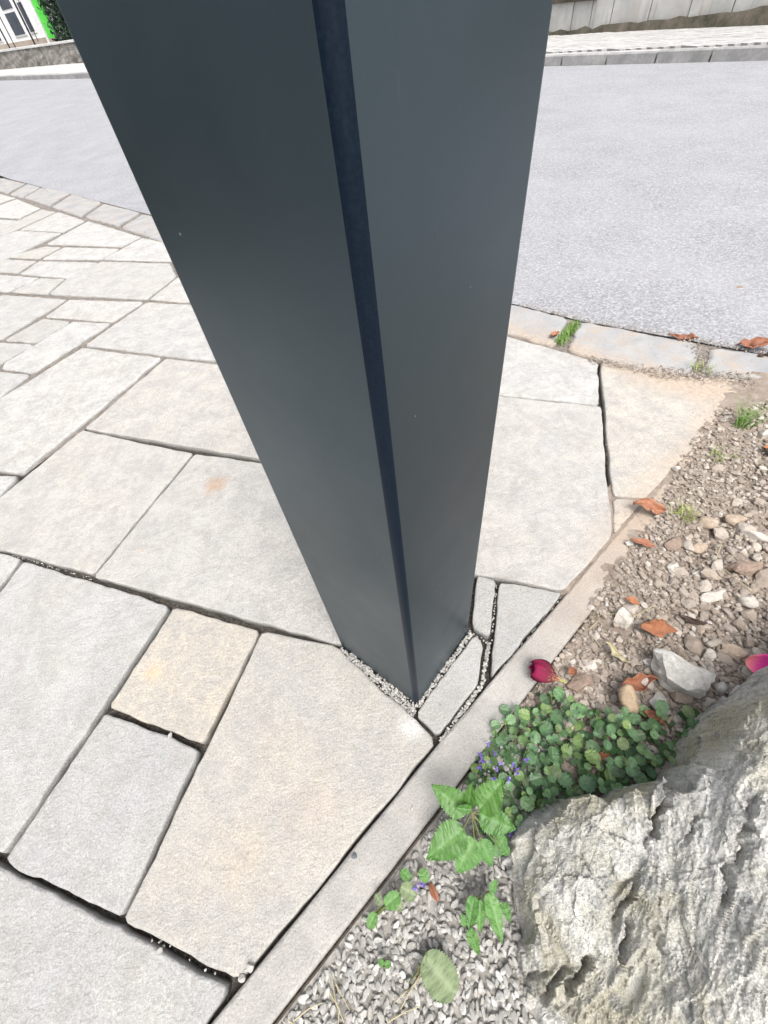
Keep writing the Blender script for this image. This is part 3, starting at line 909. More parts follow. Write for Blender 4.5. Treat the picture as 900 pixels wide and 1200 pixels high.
# ------------------------------------------------------------------ planting bed soil
E0 = a0 + ER * ew
USP = (G(690, 712) - E0).dot(ED)                             # where soil starts to spill over the strip
UG = (G(872, 452) - E0).dot(ED)
def soil_z(u, v):
    p = Vector((u * 5, v * 5, .3))
    n1 = noise.noise(p) * .02 + noise.noise(p * 3.1) * .010 + noise.noise(p * 9) * .006 + noise.noise(p * 23) * .003
    k = min(1, max(0, (u - .25) / .9))
    rise = k * .09 * min(1.2, max(0, v - .03) / .5)
    z = -.020 + rise + n1 * min(1, .25 + max(0, v) / .12) * (.45 + .55 * k)
    # spill: dirt feathering out over strip and slab
    sp = (u - USP) / (UG - USP)
    if sp > 0:
        edge_v = .012 - .075 * min(1, sp) ** .9 + noise.noise(Vector((u * 9, v * 9, 2))) * .03
        z2 = .001 + (v - edge_v) * .06 + noise.noise(p * 12) * .003
        if v < .1:
            q = min(1, max(0, v / .1))
            z2c = min(z2, .014)
            z = z2c * (1 - q) + max(z, .004) * q
    else:
        if v < .0: z = -.048
    # fall away to the gutter
    if u > UG - .12: z = min(z, .012 + noise.noise(p * 8) * .004) if v > -.3 else z
    return z
def bed(u, v, dz=0.0):
    p = E0 + ED * u + ER * v
    return Vector((p.x, p.y, soil_z(u, v) + dz))
def uv_of(p):
    return (p - E0).dot(ED), (p - E0).dot(ER)
def bed_px(px, py, dz=0.0):
    """site point on the soil seen at that bearing"""
    z = 0
    for _ in range(6):
        p = G(px, py, z)
        u, v = uv_of(p)
        z = soil_z(u, v)
    return Vector((p.x, p.y, z + dz))
us = np.concatenate([np.arange(-1.6, -.3, .05), np.arange(-.3, UG + .12, .009)])
vs = np.concatenate([np.arange(-.16, .95, .009), np.arange(.95, 3.2, .06)])
V = [bed(float(u), float(v)) - E0 for u in us for v in vs]
nv_ = len(vs)
F = [(i * nv_ + k, (i + 1) * nv_ + k, (i + 1) * nv_ + k + 1, i * nv_ + k + 1) for i in range(len(us) - 1) for k in range(nv_ - 1)]
soil = tag(obj('soil_bed', mesh('soil_bed', V, F, M_SOIL, True), None, E0), kind='structure')

# ------------------------------------------------------------------ boulder (bed rock mass at the lower right)
ctl = [(592, 1003, .02), (605, 975, .05), (640, 947, .08), (690, 923, .11), (712, 936, .115), (735, 926, .13), (760, 914, .145), (795, 910, .16), (815, 890, .185),
       (850, 843, .225), (878, 805, .26), (900, 797, .28),
       (650, 1000, .115), (700, 975, .155), (750, 960, .18), (640, 1060, .10), (622, 1110, .055), (680, 1080, .125), (660, 1135, .075), (740, 1020, .185), (775, 955, .185),
       (800, 1000, .225), (850, 950, .265), (900, 900, .31), (900, 1000, .315), (800, 1100, .215), (850, 1150, .26), (720, 1120, .13), (900, 1200, .29), (740, 1190, .14), (660, 1190, .055),
       (850, 880, .25), (820, 1050, .24), (620, 1030, .07), (700, 1030, .16),
       (587, 1012, -.03), (588, 1042, -.03), (604, 1092, -.03), (602, 1150, -.03), (598, 1200, -.03), (640, 1230, -.02)]
def zsq(z): return z if z < .1 else .1 + (z - .1) * .55
C = [G(x, y, zsq(z)) for x, y, z in ctl]
sil = C[:12]
for i, p in enumerate(sil):                                  # the hidden far side falls steeply to the soil
    if i == 0: continue
    d = Vector((-.45, .9, 0)).normalized()
    C.append(Vector((p.x + d.x * .035, p.y + d.y * .035, p.z * .35 - .02)))
    C.append(Vector((p.x + d.x * .06, p.y + d.y * .06, -.06)))
for (x, y, z) in ((.95, .55, -.05), (1.05, .2, -.05), (1.0, -.3, -.05), (.8, -.55, -.05), (.4, -.6, -.05), (.2, -.45, -.05), (.8, .15, .21), (.75, -.2, .2), (.5, -.35, .12), (.85, .5, .15), (.62, .62, -.05), (.75, .68, -.05)):
    C.append(Vector((x, y, z)))
Pxy = np.array([(c.x, c.y) for c in C]); Pz = np.array([c.z for c in C])
def tps(r): return np.where(r > 1e-9, r, 0)
K = tps(np.linalg.norm(Pxy[:, None] - Pxy[None], axis=2))
n = len(C)
A_ = np.zeros((n + 3, n + 3)); A_[:n, :n] = K + np.eye(n) * -1e-3; A_[:n, n] = 1; A_[:n, n + 1:] = Pxy; A_[n, :n] = 1; A_[n + 1:, :n] = Pxy.T
W_ = np.linalg.solve(A_, np.concatenate([Pz, [0, 0, 0]]))
GS = .0021
xs = np.arange(.08, 1.0, GS); ys = np.arange(-.5, .7, GS)
gx, gy = np.meshgrid(xs, ys, indexing='ij')
q = np.stack([gx.ravel(), gy.ravel()], 1)
hz = np.zeros(len(q))
for i in range(n): hz += W_[i] * np.linalg.norm(q - Pxy[i], axis=1)
hz += W_[n] + q @ W_[n + 1:]
B = np.array(G(740, 1060, .17) - G(790, 930, .17)); B /= np.linalg.norm(B)      # bedding direction on plan
Bv = Vector(B); Bn = Vector((-Bv.y, Bv.x, 0))
OUTL = [tuple(p[:2]) for p in C[:12]] + [(1.0, .36), (1.08, -.1), (.95, -.5), (.5, -.6), (.2, -.42)] + [tuple(G(x, y, -.02)[:2]) for x, y in ((592, 1250), (596, 1200), (602, 1150), (604, 1092), (588, 1042), (586, 1012))]
sd_ = np.full(len(q), 9.0); ins = np.zeros(len(q), bool)
for i in range(len(OUTL)):
    a, c = np.array(OUTL[i - 1]), np.array(OUTL[i])
    d = c - a
    tt = np.clip(((q - a) @ d) / (d @ d), 0, 1)
    sd_ = np.minimum(sd_, np.linalg.norm(q - (a + tt[:, None] * d), axis=1))
    cr = ((a[1] > q[:, 1]) != (c[1] > q[:, 1])) & (q[:, 0] < (c[0] - a[0]) * (q[:, 1] - a[1]) / ((c[1] - a[1]) or 1e-9) + a[0])
    ins ^= cr
sd_ = np.where(ins, sd_, -sd_) - np.where(q[:, 0] > .36, .016, .005)
for i in np.nonzero(np.abs(sd_) < .06)[0]:                       # ragged plan outline
    p = Vector((q[i, 0], q[i, 1], 0))
    sd_[i] += .012 * noise.noise(p * 22) + .008 * noise.noise(p * 55)
hz = np.where(hz > .4, .4 - (hz - .4) * .3, hz)
hz = np.minimum(hz, np.where(sd_ > 0, 9, np.minimum(hz, .32) + sd_ * 11))
hgrid = hz.reshape(gx.shape)
dzx, dzy = np.gradient(hgrid, GS)
nl = np.sqrt(dzx ** 2 + dzy ** 2 + 1)
nx_, ny_, nz_ = (-dzx / nl).ravel(), (-dzy / nl).ravel(), (1 / nl).ravel()
# clefts cut along the bedding
def cleft(h, a, c, wd, dep):
    a, c = np.array(a[:2]), np.array(c[:2])
    d = c - a; L = np.linalg.norm(d); d = d / L
    q_ = q + .0022 * np.sin(q[:, ::-1] * 210) + .0012 * np.sin(q * 530)
    a = a - d * L * .3; L = L * 1.6
    tt = np.clip((q_ - a) @ d, 0, L)
    r = np.linalg.norm(q_ - (a + tt[:, None] * d), axis=1) * 1.45
    taper = np.clip(np.minimum(tt, L - tt) / (L * .3), .15, 1)
    return h - dep * taper * np.clip(1 - r / wd, 0, 1) ** .6
cut = np.zeros(len(q))
for p0, p1, wd, dep in (((791, 912, .155), (764, 968, .18), .0055, .045), ((747, 1030, .18), (722, 1078, .16), .005, .022), ((737, 1085, .17), (730, 1132, .15), .005, .025),
                        ((692, 1125, .11), (668, 1165, .08), .006, .03), ((664, 1138, .08), (646, 1168, .06), .006, .028), ((642, 1135, .06), (622, 1163, .04), .006, .025),
                        ((888, 940, .3), (868, 1010, .29), .005, .02), ((856, 1010, .27), (850, 1060, .26), .006, .02), ((820, 950, .23), (802, 985, .22), .004, .012),
                        ((766, 1085, .2), (778, 1115, .2), .006, .016)):
    cut = cleft(cut, G(p0[0], p0[1], zsq(p0[2])), G(p1[0], p1[1], zsq(p1[2])), wd, dep)
V = np.stack([q[:, 0], q[:, 1], hz], 1)
keep = hz > -.05
fb = noise.fractal
AC0 = G(745, 1020, .14).dot(Bn); RSG = 1 if G(860, 960, .2).dot(Bn) > AC0 else -1
for i in np.nonzero(keep)[0]:
    p = Vector(V[i])
    al, ac = p.dot(Bv), p.dot(Bn)
    ps = Vector((al * 5, ac * 26, p.z * 26))                 # stretched along the bedding
    right = min(1, max(0, (ac - AC0) * RSG / .04))
    crag = noise.ridged_multi_fractal(p * 8, .9, 2.1, 4, .9, 2) - 1.0
    lump = noise.fractal(p * 15, .7, 2.0, 5) * .6
    stra = noise.fractal(ps, .7, 2.0, 4)
    fine = noise.fractal(p * 70, .6, 2.1, 4)
    dd, pp = noise.voronoi(p * 26, distance_metric='DISTANCE')      # angular chips: each cell a tilted facet
    cv = noise.cell_vector(pp[0] * 9.1)
    chip = (p * 26 - pp[0]).dot(Vector(cv) - Vector((.5, .5, .5))) * 1.6
    d2, p2 = noise.voronoi(p * 62, distance_metric='DISTANCE')
    cv2 = noise.cell_vector(p2[0] * 7.7)
    chip2 = (p * 62 - p2[0]).dot(Vector(cv2) - Vector((.5, .5, .5))) * 1.6
    d0_, p0_ = noise.voronoi(Vector((p.dot(Bv) * 7, p.dot(Bn) * 13, p.z * 11)), distance_metric='DISTANCE')
    cv0 = noise.cell_vector(p0_[0] * 5.3)
    facet = (Vector((p.dot(Bv) * 7, p.dot(Bn) * 13, p.z * 11)) - p0_[0]).dot(Vector(cv0) - Vector((.5, .5, .5))) * 1.8 + (cv0[0] - .5) * .5
    tw = noise.noise(p * 5) * .9 + noise.noise(p * 16) * .25
    s1 = ac * 10 + tw * .8; saw1 = (s1 - math.floor(s1)) - .5
    s2 = ac * 41 + tw * 2.2; saw2 = ((s2 - math.floor(s2)) - .5) * max(0, noise.noise(p * 11) + .35)
    s3 = (ac * .92 - al * .4) * 12 + tw * 1.9; saw3 = (s3 - math.floor(s3)) - .5
    step_ = math.floor((stra + 1) * 4) / 4 - 1
    d = (1 - right) * (.004 * crag + .008 * lump + .0075 * chip + .020 * facet) + right * (.001 * crag + .002 * lump + .003 * step_ + .004 * stra + .003 * chip + .008 * facet) + .0022 * fine + .0026 * chip2 + right * (.026 * saw1 + .012 * saw2) + (1 - right) * (.010 * saw3 + .006 * saw2)
    d = max(d, -.013) * (.3 + .7 * nz_[i])
    V[i] += np.array((nx_[i], ny_[i], nz_[i])) * d
V[:, 2] += cut
idx = -np.ones(len(q), int); idx[keep] = np.arange(keep.sum())
ii = np.arange(len(q)).reshape(gx.shape)
quads = np.stack([ii[:-1, :-1], ii[1:, :-1], ii[1:, 1:], ii[:-1, 1:]], -1).reshape(-1, 4)
quads = idx[quads]; quads = quads[(quads >= 0).all(1)]
M_ROCK, t, b = newmat('weathered_schist', .9, .15)
N = NT(t)
co = N.pos()
ang = math.atan2(B[1], B[0])
stc = N.map(co, (7, 40, 30), (0, 0, -ang))
c1 = N.ramp(N.noise(co, 12, 6, .65, .6), [(.34, (.46, .445, .385)), (.5, (.62, .61, .565)), (.66, (.76, .75, .72))])
c1 = N.mix(N.ramp(N.noise(stc, 1.0, 5, .65, .4), [(.4, .0), (.65, .65)]), c1, (.52, .51, .485))
c1 = N.mix(N.ramp(N.noise(co, 7, 5, .6, .5), [(.50, 0), (.64, .7)]), c1, (.40, .37, .26))        # olive lichen and grime
c1 = N.mix(N.ramp(N.noise(co, 26, 5, .7, .3), [(.58, 0), (.72, .7)]), c1, (.56, .555, .53))
cl = N.n('ShaderNodeTexVoronoi'); cl.inputs['Scale'].default_value = 42; N.l(N.map(co, (1, 1, 1), (.4, .3, ang)), cl.inputs['Vector'])
scl = N.n('ShaderNodeSeparateColor'); N.l(cl.outputs['Color'], scl.inputs[0])
c1 = N.mix(N.math('MULTIPLY', N.ramp(cl.outputs['Distance'], [(.34, 1), (.38, 0)]), N.ramp(scl.outputs[0], [(.62, 0), (.72, .6)])), c1, N.ramp(scl.outputs[1], [(0, (.22, .23, .24)), (1, (.58, .57, .55))]))
c1 = N.mix(N.math('MULTIPLY', N.spot(tuple(G(880, 1110, .27)), .005, .03, .012, 40), .6), c1, (.42, .29, .13))
c1 = N.mix(.6, c1, N.ramp(N.noise(co, 130, 6, .85), [(.36, .5), (.54, 1.2)]), 'MULTIPLY')
c1 = N.mix(.5, c1, N.ramp(N.noise(co, 520, 3, .8), [(.36, .35), (.5, 1.15)]), 'MULTIPLY')
N.l(c1, b.inputs['Base Color'])
hb1 = N.math('ADD', N.noise(co, 70, 6, .75, .3), N.math('MULTIPLY', N.noise(stc, 2.5, 5, .7), .8))
p = N.bump(b, hb1, .7, .010)
N.bump(b, N.noise(co, 260, 5, .8), .8, .005, p)
bl = mesh('boulder', [tuple(v) for v in V[keep] - np.array((.5, 0, 0))], [tuple(int(a) for a in f) for f in quads], M_ROCK, False)
bo = obj('boulder', bl, None, (.5, 0, 0))
tag(bo, 'large weathered grey-olive boulder with slanting clefts filling the lower right corner', 'boulder')
HB = hz.reshape(gx.shape)
def rock_h(x, y):
    i, k = int((x - xs[0]) / GS), int((y - ys[0]) / GS)
    if 0 <= i < len(xs) and 0 <= k < len(ys): return HB[i, k]
    return -1

# ------------------------------------------------------------------ scatter: bed stones
SM = [stone_mesh('stone', M_STONE, 300 + i, 2, (1, R.uniform(.65, .95), R.uniform(.4, .75)), .3, 6) for i in range(14)]
SP = [stone_mesh('pebble', M_PEB, 340 + i, 2, (1, R.uniform(.42, .72), R.uniform(.34, .55)), .26, 8) for i in range(14)]
UGR = (G(560, 905) - E0).dot(ED)                             # white gravel below, rubble soil above
def in_poly(x, y, P):
    c = False
    n = len(P)
    for i in range(n):
        x0, y0 = P[i]; x1, y1 = P[i - 1]
        if (y0 > y) != (y1 > y) and x < (x1 - x0) * (y - y0) / (y1 - y0) + x0: c = not c
    return c
SOILPX = [(640, 760), (672, 735), (725, 660), (765, 610), (800, 530), (840, 480), (905, 470), (930, 500), (930, 830), (860, 850), (800, 905), (700, 915), (640, 870), (585, 870), (610, 830)]
cnt = 0
placed = []
tries = 0
while cnt < 292 and tries < 6000:
    tries += 1
    px, py = R.uniform(600, 930), R.uniform(470, 900)
    if not in_poly(px, py, SOILPX): continue
    p = bed_px(px, py)
    if rock_h(p.x, p.y) > p.z: continue
    r = min(.022, .0062 * (1 + R.paretovariate(1.6) * .55))
    r *= .8 + .55 * min(1, max(0, uv_of(p)[1]) / .25)
    if any((p - o).length < (r + ro) * .75 for o, ro in placed): continue
    placed.append((p, r))
    obj('stone', R.choice(SM), soil, p + Vector((0, 0, r * .22)), (R.uniform(-.4, .4), R.uniform(-.4, .4), R.uniform(0, 6.28)), r)
    cnt += 1
def scatter_joined(name, mat, pts, parent, sub=1, sq=(.5, .85), flat=(.4, .7), smooth=False):
    base = []
    for i in range(10):
        me = stone_mesh('tmp', mat, 700 + i, sub, (1, R.uniform(*sq), R.uniform(*flat)), .3, 4)
        base.append((np.array([v.co[:] for v in me.vertices]), [tuple(p.vertices) for p in me.polygons]))
        bpy.data.meshes.remove(me)
    V, F, k = [], [], 0
    org = pts[0][0]
    for p, r in pts:
        v, f = R.choice(base)
        M = np.array(Euler((R.uniform(-.6, .6), R.uniform(-.6, .6), R.uniform(0, 6.28))).to_matrix())
        vv = (v * r) @ M.T + np.array(p - org)
        V.append(vv); F += [tuple(a + k for a in q) for q in f]; k += len(v)
    me = mesh(name, [tuple(a) for a in np.concatenate(V)], F, mat, smooth)
    o = obj(name, me, parent, org)
    o['kind'] = 'stuff'
    return o
pts = []
for _ in range(20000):
    px, py = R.uniform(560, 950), R.uniform(450, 920)
    if not in_poly(px, py, SOILPX): continue
    p = bed_px(px, py)
    if rock_h(p.x, p.y) > p.z + .01: continue
    r = R.uniform(.0018, .0052) if R.random() < .66 else R.uniform(.005, .0095)
    pts.append((p + Vector((0, 0, r * .3)), r))
for _ in range(6000):                                         # the rest of the bed beyond the picture
    u, v = R.uniform(.2, UG), R.uniform(.3, 1.8)
    p = bed(u, v)
    x, y = pix(p)
    if 540 < x < 950 and 440 < y < 930 or rock_h(p.x, p.y) > p.z + .01: continue
    r = R.uniform(.003, .012)
    pts.append((p + Vector((0, 0, r * .3)), r))
# crumbs strewn thinly over the strip, the slab edge and the gutter
for _ in range(420):
    px, py = R.uniform(640, 900), R.uniform(400, 760)
    p = G(px, py)
    u, v = uv_of(p)
    if -.17 < v < .02 and u > USP - .12 and R.random() < math.exp(v * 14 * (1 if v < 0 else 0)):
        r = R.uniform(.0008, .0028)
        pts.append((Vector((p.x, p.y, max(.0005, soil_z(u, v)) + r * .3)), r))
def crumbs(p0, p1, wd, n, rr=(.0008, .003), z=.004):
    a, c = G(*p0), G(*p1)
    e = (c - a).normalized(); nn = Vector((-e.y, e.x, 0))
    for _ in range(n):
        r = R.uniform(*rr) * R.random() ** .5
        p = a.lerp(c, R.random()) + nn * R.gauss(0, wd)
        pts.append((Vector((p.x, p.y, z + r * .2)), r))
crumbs((604, 357), (700, 380), .008, 160, (.002, .006), .007)                     # dirt gathered along the asphalt edge and gutter joints
crumbs((700, 380), (800, 398), .008, 160, (.002, .006), .007)
crumbs((800, 398), (910, 417), .012, 240, (.002, .006), .007)
crumbs((655, 408), (700, 424), .012, 160)
crumbs((690, 421), (760, 438), .014, 320, (.002, .006), .007)
crumbs((760, 438), (880, 446), .022, 620, (.002, .006), .007)
crumbs((815, 405), (828, 438), .012, 200, (.002, .006), .007)
crumbs((655, 405), (674, 374), .010, 150)
crumbs((704, 428), (712, 500), .004, 120, z=-.004)
crumbs((712, 500), (718, 626), .003, 200, z=-.010)
crumbs((740, 610), (860, 480), .03, 400, z=.001)
crumbs((100, 257), (181, 278), .03, 120, (.003, .008))
scatter_joined('stone_grit', M_GRIT, pts, soil)

# ------------------------------------------------------------------ pale gravel
gl0, gl1 = -1.3, UGR + .12
gxs = np.arange(gl0, gl1, .02); gvs = np.arange(0.003, .5, .02)
V = [E0 + ED * float(u) + ER * float(v) + Vector((0, 0, soil_z(float(u), float(v)) + .004)) - E0 for u in gxs for v in gvs]
nn = len(gvs)
F = [(i * nn + k, (i + 1) * nn + k, (i + 1) * nn + k + 1, i * nn + k + 1) for i in range(len(gxs) - 1) for k in range(nn - 1)]
M_GBASE = simple('gravel_fines', (.17, .16, .145), (.32, .305, .28), 40)
grav = tag(obj('gravel_bed', mesh('gravel_bed', V, F, M_GBASE, True), None, E0), kind='structure')
GRPX = [(325, 1210), (522, 952), (560, 895), (600, 850), (640, 860), (640, 940), (606, 1000), (606, 1060), (620, 1100), (620, 1150), (625, 1210)]
cnt, tries, gp_ = 0, 0, []
while cnt < 290 and tries < 9000:
    tries += 1
    px, py = R.uniform(320, 620), R.uniform(1000, 1208)
    if not in_poly(px, py, GRPX): continue
    p = bed_px(px, py)
    if uv_of(p)[1] < .008: continue
    r = R.uniform(.0054, .0090)
    if any(abs(p.x - o.x) < .02 and (p - o).length < (r + ro) * .58 for o, ro in gp_): continue
    gp_.append((p, r))
    obj('pebble', R.choice(SP), grav, p + Vector((0, 0, .009 + R.uniform(0, .004))), (R.uniform(-.5, .5), R.uniform(-.5, .5), R.uniform(0, 6.28)), r)
    cnt += 1
pts = []
for _ in range(9500):
    px, py = R.uniform(100, 660), R.uniform(850, 1290) if R.random() < .65 else R.uniform(1200, 1750)
    if py < 1210 and not in_poly(px, py, GRPX): continue
    if py >= 1210 and px > 600: continue
    p = bed_px(px, py)
    if uv_of(p)[1] < .008: continue
    if rock_h(p.x, p.y) > p.z + .02: continue
    r = R.uniform(.004, .008)
    pts.append((p + Vector((0, 0, R.uniform(.003, .0075))), r))
# gravel packed in the joints round the post and along the strip
def seg(p0, p1, wd, dens, z=-.012, rr=(.0022, .0045)):
    a, c = G(*p0), G(*p1)
    L = (c - a).length
    e = (c - a).normalized(); nn = Vector((-e.y, e.x, 0))
    for _ in range(int(L * dens)):
        r = R.uniform(*rr)
        p = a.lerp(c, R.random()) + nn * R.uniform(-wd, wd)
        pts.append((Vector((p.x, p.y, z + R.uniform(0, .008))), r))
seg((398, 760), (486, 836), .007, 1500, z=-.010)
seg((410, 766), (487, 828), .006, 900, z=-.008)
seg((487, 830), (552, 741), .0045, 1200, z=-.010)
seg((573, 752), (566, 800), .0032, 1000, z=-.010)
seg((566, 800), (516, 868), .0032, 1000, z=-.010)
seg((582, 683), (576, 750), .002, 250, rr=(.0015, .003))
seg((550, 738), (572, 752), .002, 300, rr=(.0015, .003))
seg((576, 797), (660, 697), .0015, 160, rr=(.0015, .003))
seg((0, 645), (110, 678), .003, 160, rr=(.0015, .0028))
seg((140, 1082), (262, 1150), .003, 40, rr=(.0015, .003))
scatter_joined('pebbles', M_PEBS, pts, grav)

# ------------------------------------------------------------------ the post
post_c = [G(400, 757), G(488, 822), G(548, 741)]
fdir = (post_c[0] - post_c[1]).normalized()
ang0 = math.atan2(fdir.y, fdir.x)
ang1 = math.atan2((post_c[2] - post_c[1]).y, (post_c[2] - post_c[1]).x)
pa = (ang0 + ang1 + math.pi / 2) / 2                          # squared up
ux, uy = Vector((math.cos(pa), math.sin(pa), 0)), Vector((math.cos(pa - math.pi / 2), math.sin(pa - math.pi / 2), 0))
PW, PD = .219, .201
corner = post_c[1] + Vector((0, -.0055, 0))
cen = corner + ux * PW / 2 + uy * PD / 2
post = empty('metal_post', (cen.x, cen.y, 0))
tag(post, 'tall square dark anthracite powder-coated metal post standing in the stone paving', 'post')
rad = .0088
PH = 1.6
def corner_pts(seg=8):
    out = []
    for sx, sy, a0_ in ((-1, -1, math.pi), (1, -1, 1.5 * math.pi), (1, 1, 0), (-1, 1, .5 * math.pi)):
        cc = Vector((sx * (PW / 2 - rad), sy * (PD / 2 - rad), 0))
        out.append([cc + Vector((math.cos(a0_ + math.pi / 2 * k / seg), math.sin(a0_ + math.pi / 2 * k / seg), 0)) * rad for k in range(seg + 1)])
    return out
def to_w(p):                                                   # local frame: x along ux, y along uy
    return ux * p.x + uy * p.y + Vector((0, 0, p.z))
cp = corner_pts()
zs = [-.03, .4, .8, 1.2, PH]
# body: four flat sheets and the three plain rounded corners; the corner facing the camera has a dark reflection put into its colour
V, F, SMO = [], [], []
def strip(pts, smooth_):
    k = len(V)
    for z in zs:
        for p in pts: V.append(to_w(Vector((p.x, p.y, z))))
    n = len(pts)
    for i in range(len(zs) - 1):
        for j in range(n - 1):
            F.append((k + i * n + j, k + i * n + j + 1, k + (i + 1) * n + j + 1, k + (i + 1) * n + j)); SMO.append(smooth_)
for i in range(4):
    strip([cp[i][-1], cp[(i + 1) % 4][0]], False)
    if i != 0: strip(cp[i], True)
me = bpy.data.meshes.new('shaft')
me.from_pydata([tuple(v) for v in V], [], F)
me.materials.append(M_POST)
me.polygons.foreach_set('use_smooth', SMO)
obj('shaft', me, post, (cen.x, cen.y, 0))
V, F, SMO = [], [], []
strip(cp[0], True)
me = bpy.data.meshes.new('reflection_toned_corner')
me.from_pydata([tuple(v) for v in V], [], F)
me.materials.append(M_CORNER_REFL)
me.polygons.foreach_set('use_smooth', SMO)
obj('reflection_toned_corner', me, post, (cen.x, cen.y, 0))
v, f = oriented_box(to_w(Vector((-PW / 2 - .004, -PD / 2 - .004, PH))), ux * (PW + .008), uy * (PD + .008), UP * .02, .005)
obj('cap', mesh('cap', v, f, M_POST), post, (cen.x, cen.y, 0))

# ------------------------------------------------------------------ single stones lying on the bed
def big_stone(name, px, py, size, sq, mat, label, rotz, seed, rot=(0, 0), lift=.25, cut=8, rough=.3, smooth=False, ground=False, group='single stones lying on the soil bed'):
    me = stone_mesh(name, mat, seed, 3 if size > .014 else 2, sq, rough, cut, smooth)
    p = G(px, py) if ground else bed_px(px, py)
    o = obj(name, me, None, p + Vector((0, 0, size * sq[2] * lift)), (rot[0], rot[1], rotz), size)
    return tag(o, label, 'stone', group)
big_stone('stone', 804, 794, .062, (1, .66, .7), M_GREY, 'large rough grey angular stone lying on the soil between the dry leaves and the boulder', -.45, 71, (.1, .1), .25, 7, .4)
big_stone('stone', 733, 826, .036, (1, .6, .55), M_TAN, 'tan pointed stone standing upright among the ground ivy leaves', 1.75, 12, (0, -1.0), 1.5, 7, .15, True)
big_stone('stone', 729, 727, .026, (1, .85, .7), M_PALE, 'pale triangular stone left of the orange crumpled leaf', .5, 13, (.2, .1), .4, 8)
big_stone('stone', 818, 643, .024, (1, .6, .5), M_BUFF, 'rounded buff stone just above the pale flat wedge stone', .25, 14, lift=.35, rough=.2, smooth=True)
big_stone('stone', 821, 674, .026, (1, .5, .36), M_PALE, 'flat pale wedge-shaped stone with a dark shaded underside', .15, 15, lift=.5)
big_stone('stone', 884, 630, .034, (1, .36, .36), M_PALE, 'long whitish bone-like stone near the right picture edge', -.7, 16, lift=.5, rough=.15, smooth=True)
big_stone('stone', 828, 614, .026, (1, .75, .6), M_BUFF, 'left of a touching pair of smooth round buff stones', .1, 17, lift=.4, rough=.2, smooth=True)
big_stone('stone', 860, 611, .026, (1, .72, .6), M_BUFF, 'right of a touching pair of smooth round buff stones', -.1, 18, lift=.4, rough=.2, smooth=True)
big_stone('stone', 834, 699, .036, (1, .45, .42), M_PALE, 'jagged elongated pale stone beside the round pale stone', .15, 19, lift=.4)
big_stone('stone', 876, 705, .023, (1, .8, .7), M_PALE, 'round pale stone right of the jagged elongated stone', .3, 20, lift=.4, rough=.2, smooth=True)
big_stone('stone', 787, 638, .026, (1, .7, .6), M_BROWN, 'dark brown crumbly clod left of the rounded buff stone', .5, 21, lift=.3)
big_stone('stone', 788, 666, .017, (1, .75, .7), M_PALE, 'small white round stone below the brown crumbly clod', .5, 22, lift=.4, rough=.2)
big_stone('stone', 874, 668, .046, (1, .7, .5), M_BROWN, 'big brown crumbly clod left of the right picture edge', .2, 23, lift=.2)
big_stone('stone', 774, 828, .034, (1, .75, .4), M_GREY, 'flat grey stone leaning below the large rough grey stone', 1.1, 24, (.2, .3), .2)
big_stone('stone', 678, 803, .028, (1, .66, .55), M_BROWN, 'brown blocky stone just right of the withered pink rosebud', .1, 25, lift=.3)
big_stone('stone', 693, 783, .028, (1, .45, .4), M_PALE, 'pale twisted stone piece behind the withered pink rosebud', .15, 26, lift=.4, rough=.4)
big_stone('stone', 863, 816, .02, (1, .8, .7), M_GREY, 'grey knobbly stone tucked behind the top of the boulder', .1, 27, lift=.5, rough=.35, smooth=True)
big_stone('stone', 846, 827, .016, (1, .8, .7), M_GREY, 'smaller grey knobbly stone next to the boulder top', .6, 28, lift=.5, rough=.35, smooth=True)
big_stone('stone', 845, 808, .014, (1, .8, .7), M_GREY, 'small grey pebble at the right tip of the large rough grey stone', .6, 29, lift=.5, rough=.3, smooth=True)
big_stone('stone', 805, 837, .014, (1, .8, .6), M_PALE, 'small pale pebble below the large rough grey stone', .6, 30, lift=.5, rough=.3, smooth=True)
big_stone('stone', 858, 765, .026, (1, .6, .5), M_BUFF, 'buff angular stone left of the bright pink petal', -.3, 31, lift=.35)
big_stone('stone', 884, 765, .02, (1, .7, .6), M_PALE, 'whitish stone directly above the bright pink petal', -.3, 32, lift=.35)
big_stone('stone', 829, 770, .02, (1, .7, .6), M_PALE, 'pale round stone at the upper right of the large rough grey stone', .3, 33, lift=.35)
big_stone('stone', 737, 638, .012, (1, .8, .7), M_GREY, 'small grey-white pebble lying where the soil meets the edging strip', .3, 34, lift=.5, group=None)
big_stone('stone', 791, 551, .013, (1, .85, .75), M_PALE, 'white round pebble lying on the dusty slab edge below the grass tuft', .3, 35, lift=.6, group=None)
big_stone('stone', 893, 511, .02, (1, .8, .7), M_PALE, 'pale smooth stone next to the grass tuft at the right edge', .3, 36, lift=.5, smooth=True, rough=.2, group=None)
big_stone('stone', 866, 340, .03, (1, .6, .3), M_BROWN, 'lone flat brown stone lying on the asphalt road', .3, 37, lift=.6, ground=True, group=None)
loose = [(416, 1003, .006, M_DARK, 'dark grey pebble lying on the long joint beside the edging strip'), (483, 947, .004, M_PALE, 'tiny white pebble on the smooth edging strip'),
         (200, 862, .006, M_PEB, 'white pebble in the joint between the two small slabs'), (189, 1113, .0055, M_PEB, 'white pebble in the dark joint at the bottom left'),
         (294, 1134, .0075, M_PEB, 'larger of the white pebbles at the bottom corner of the big slab'), (284, 1146, .006, M_PEB, 'smaller white pebble at the bottom corner of the big slab'),
         (516, 826, .003, M_PEB, 'tiny white pebble on the slab strip right of the post')]
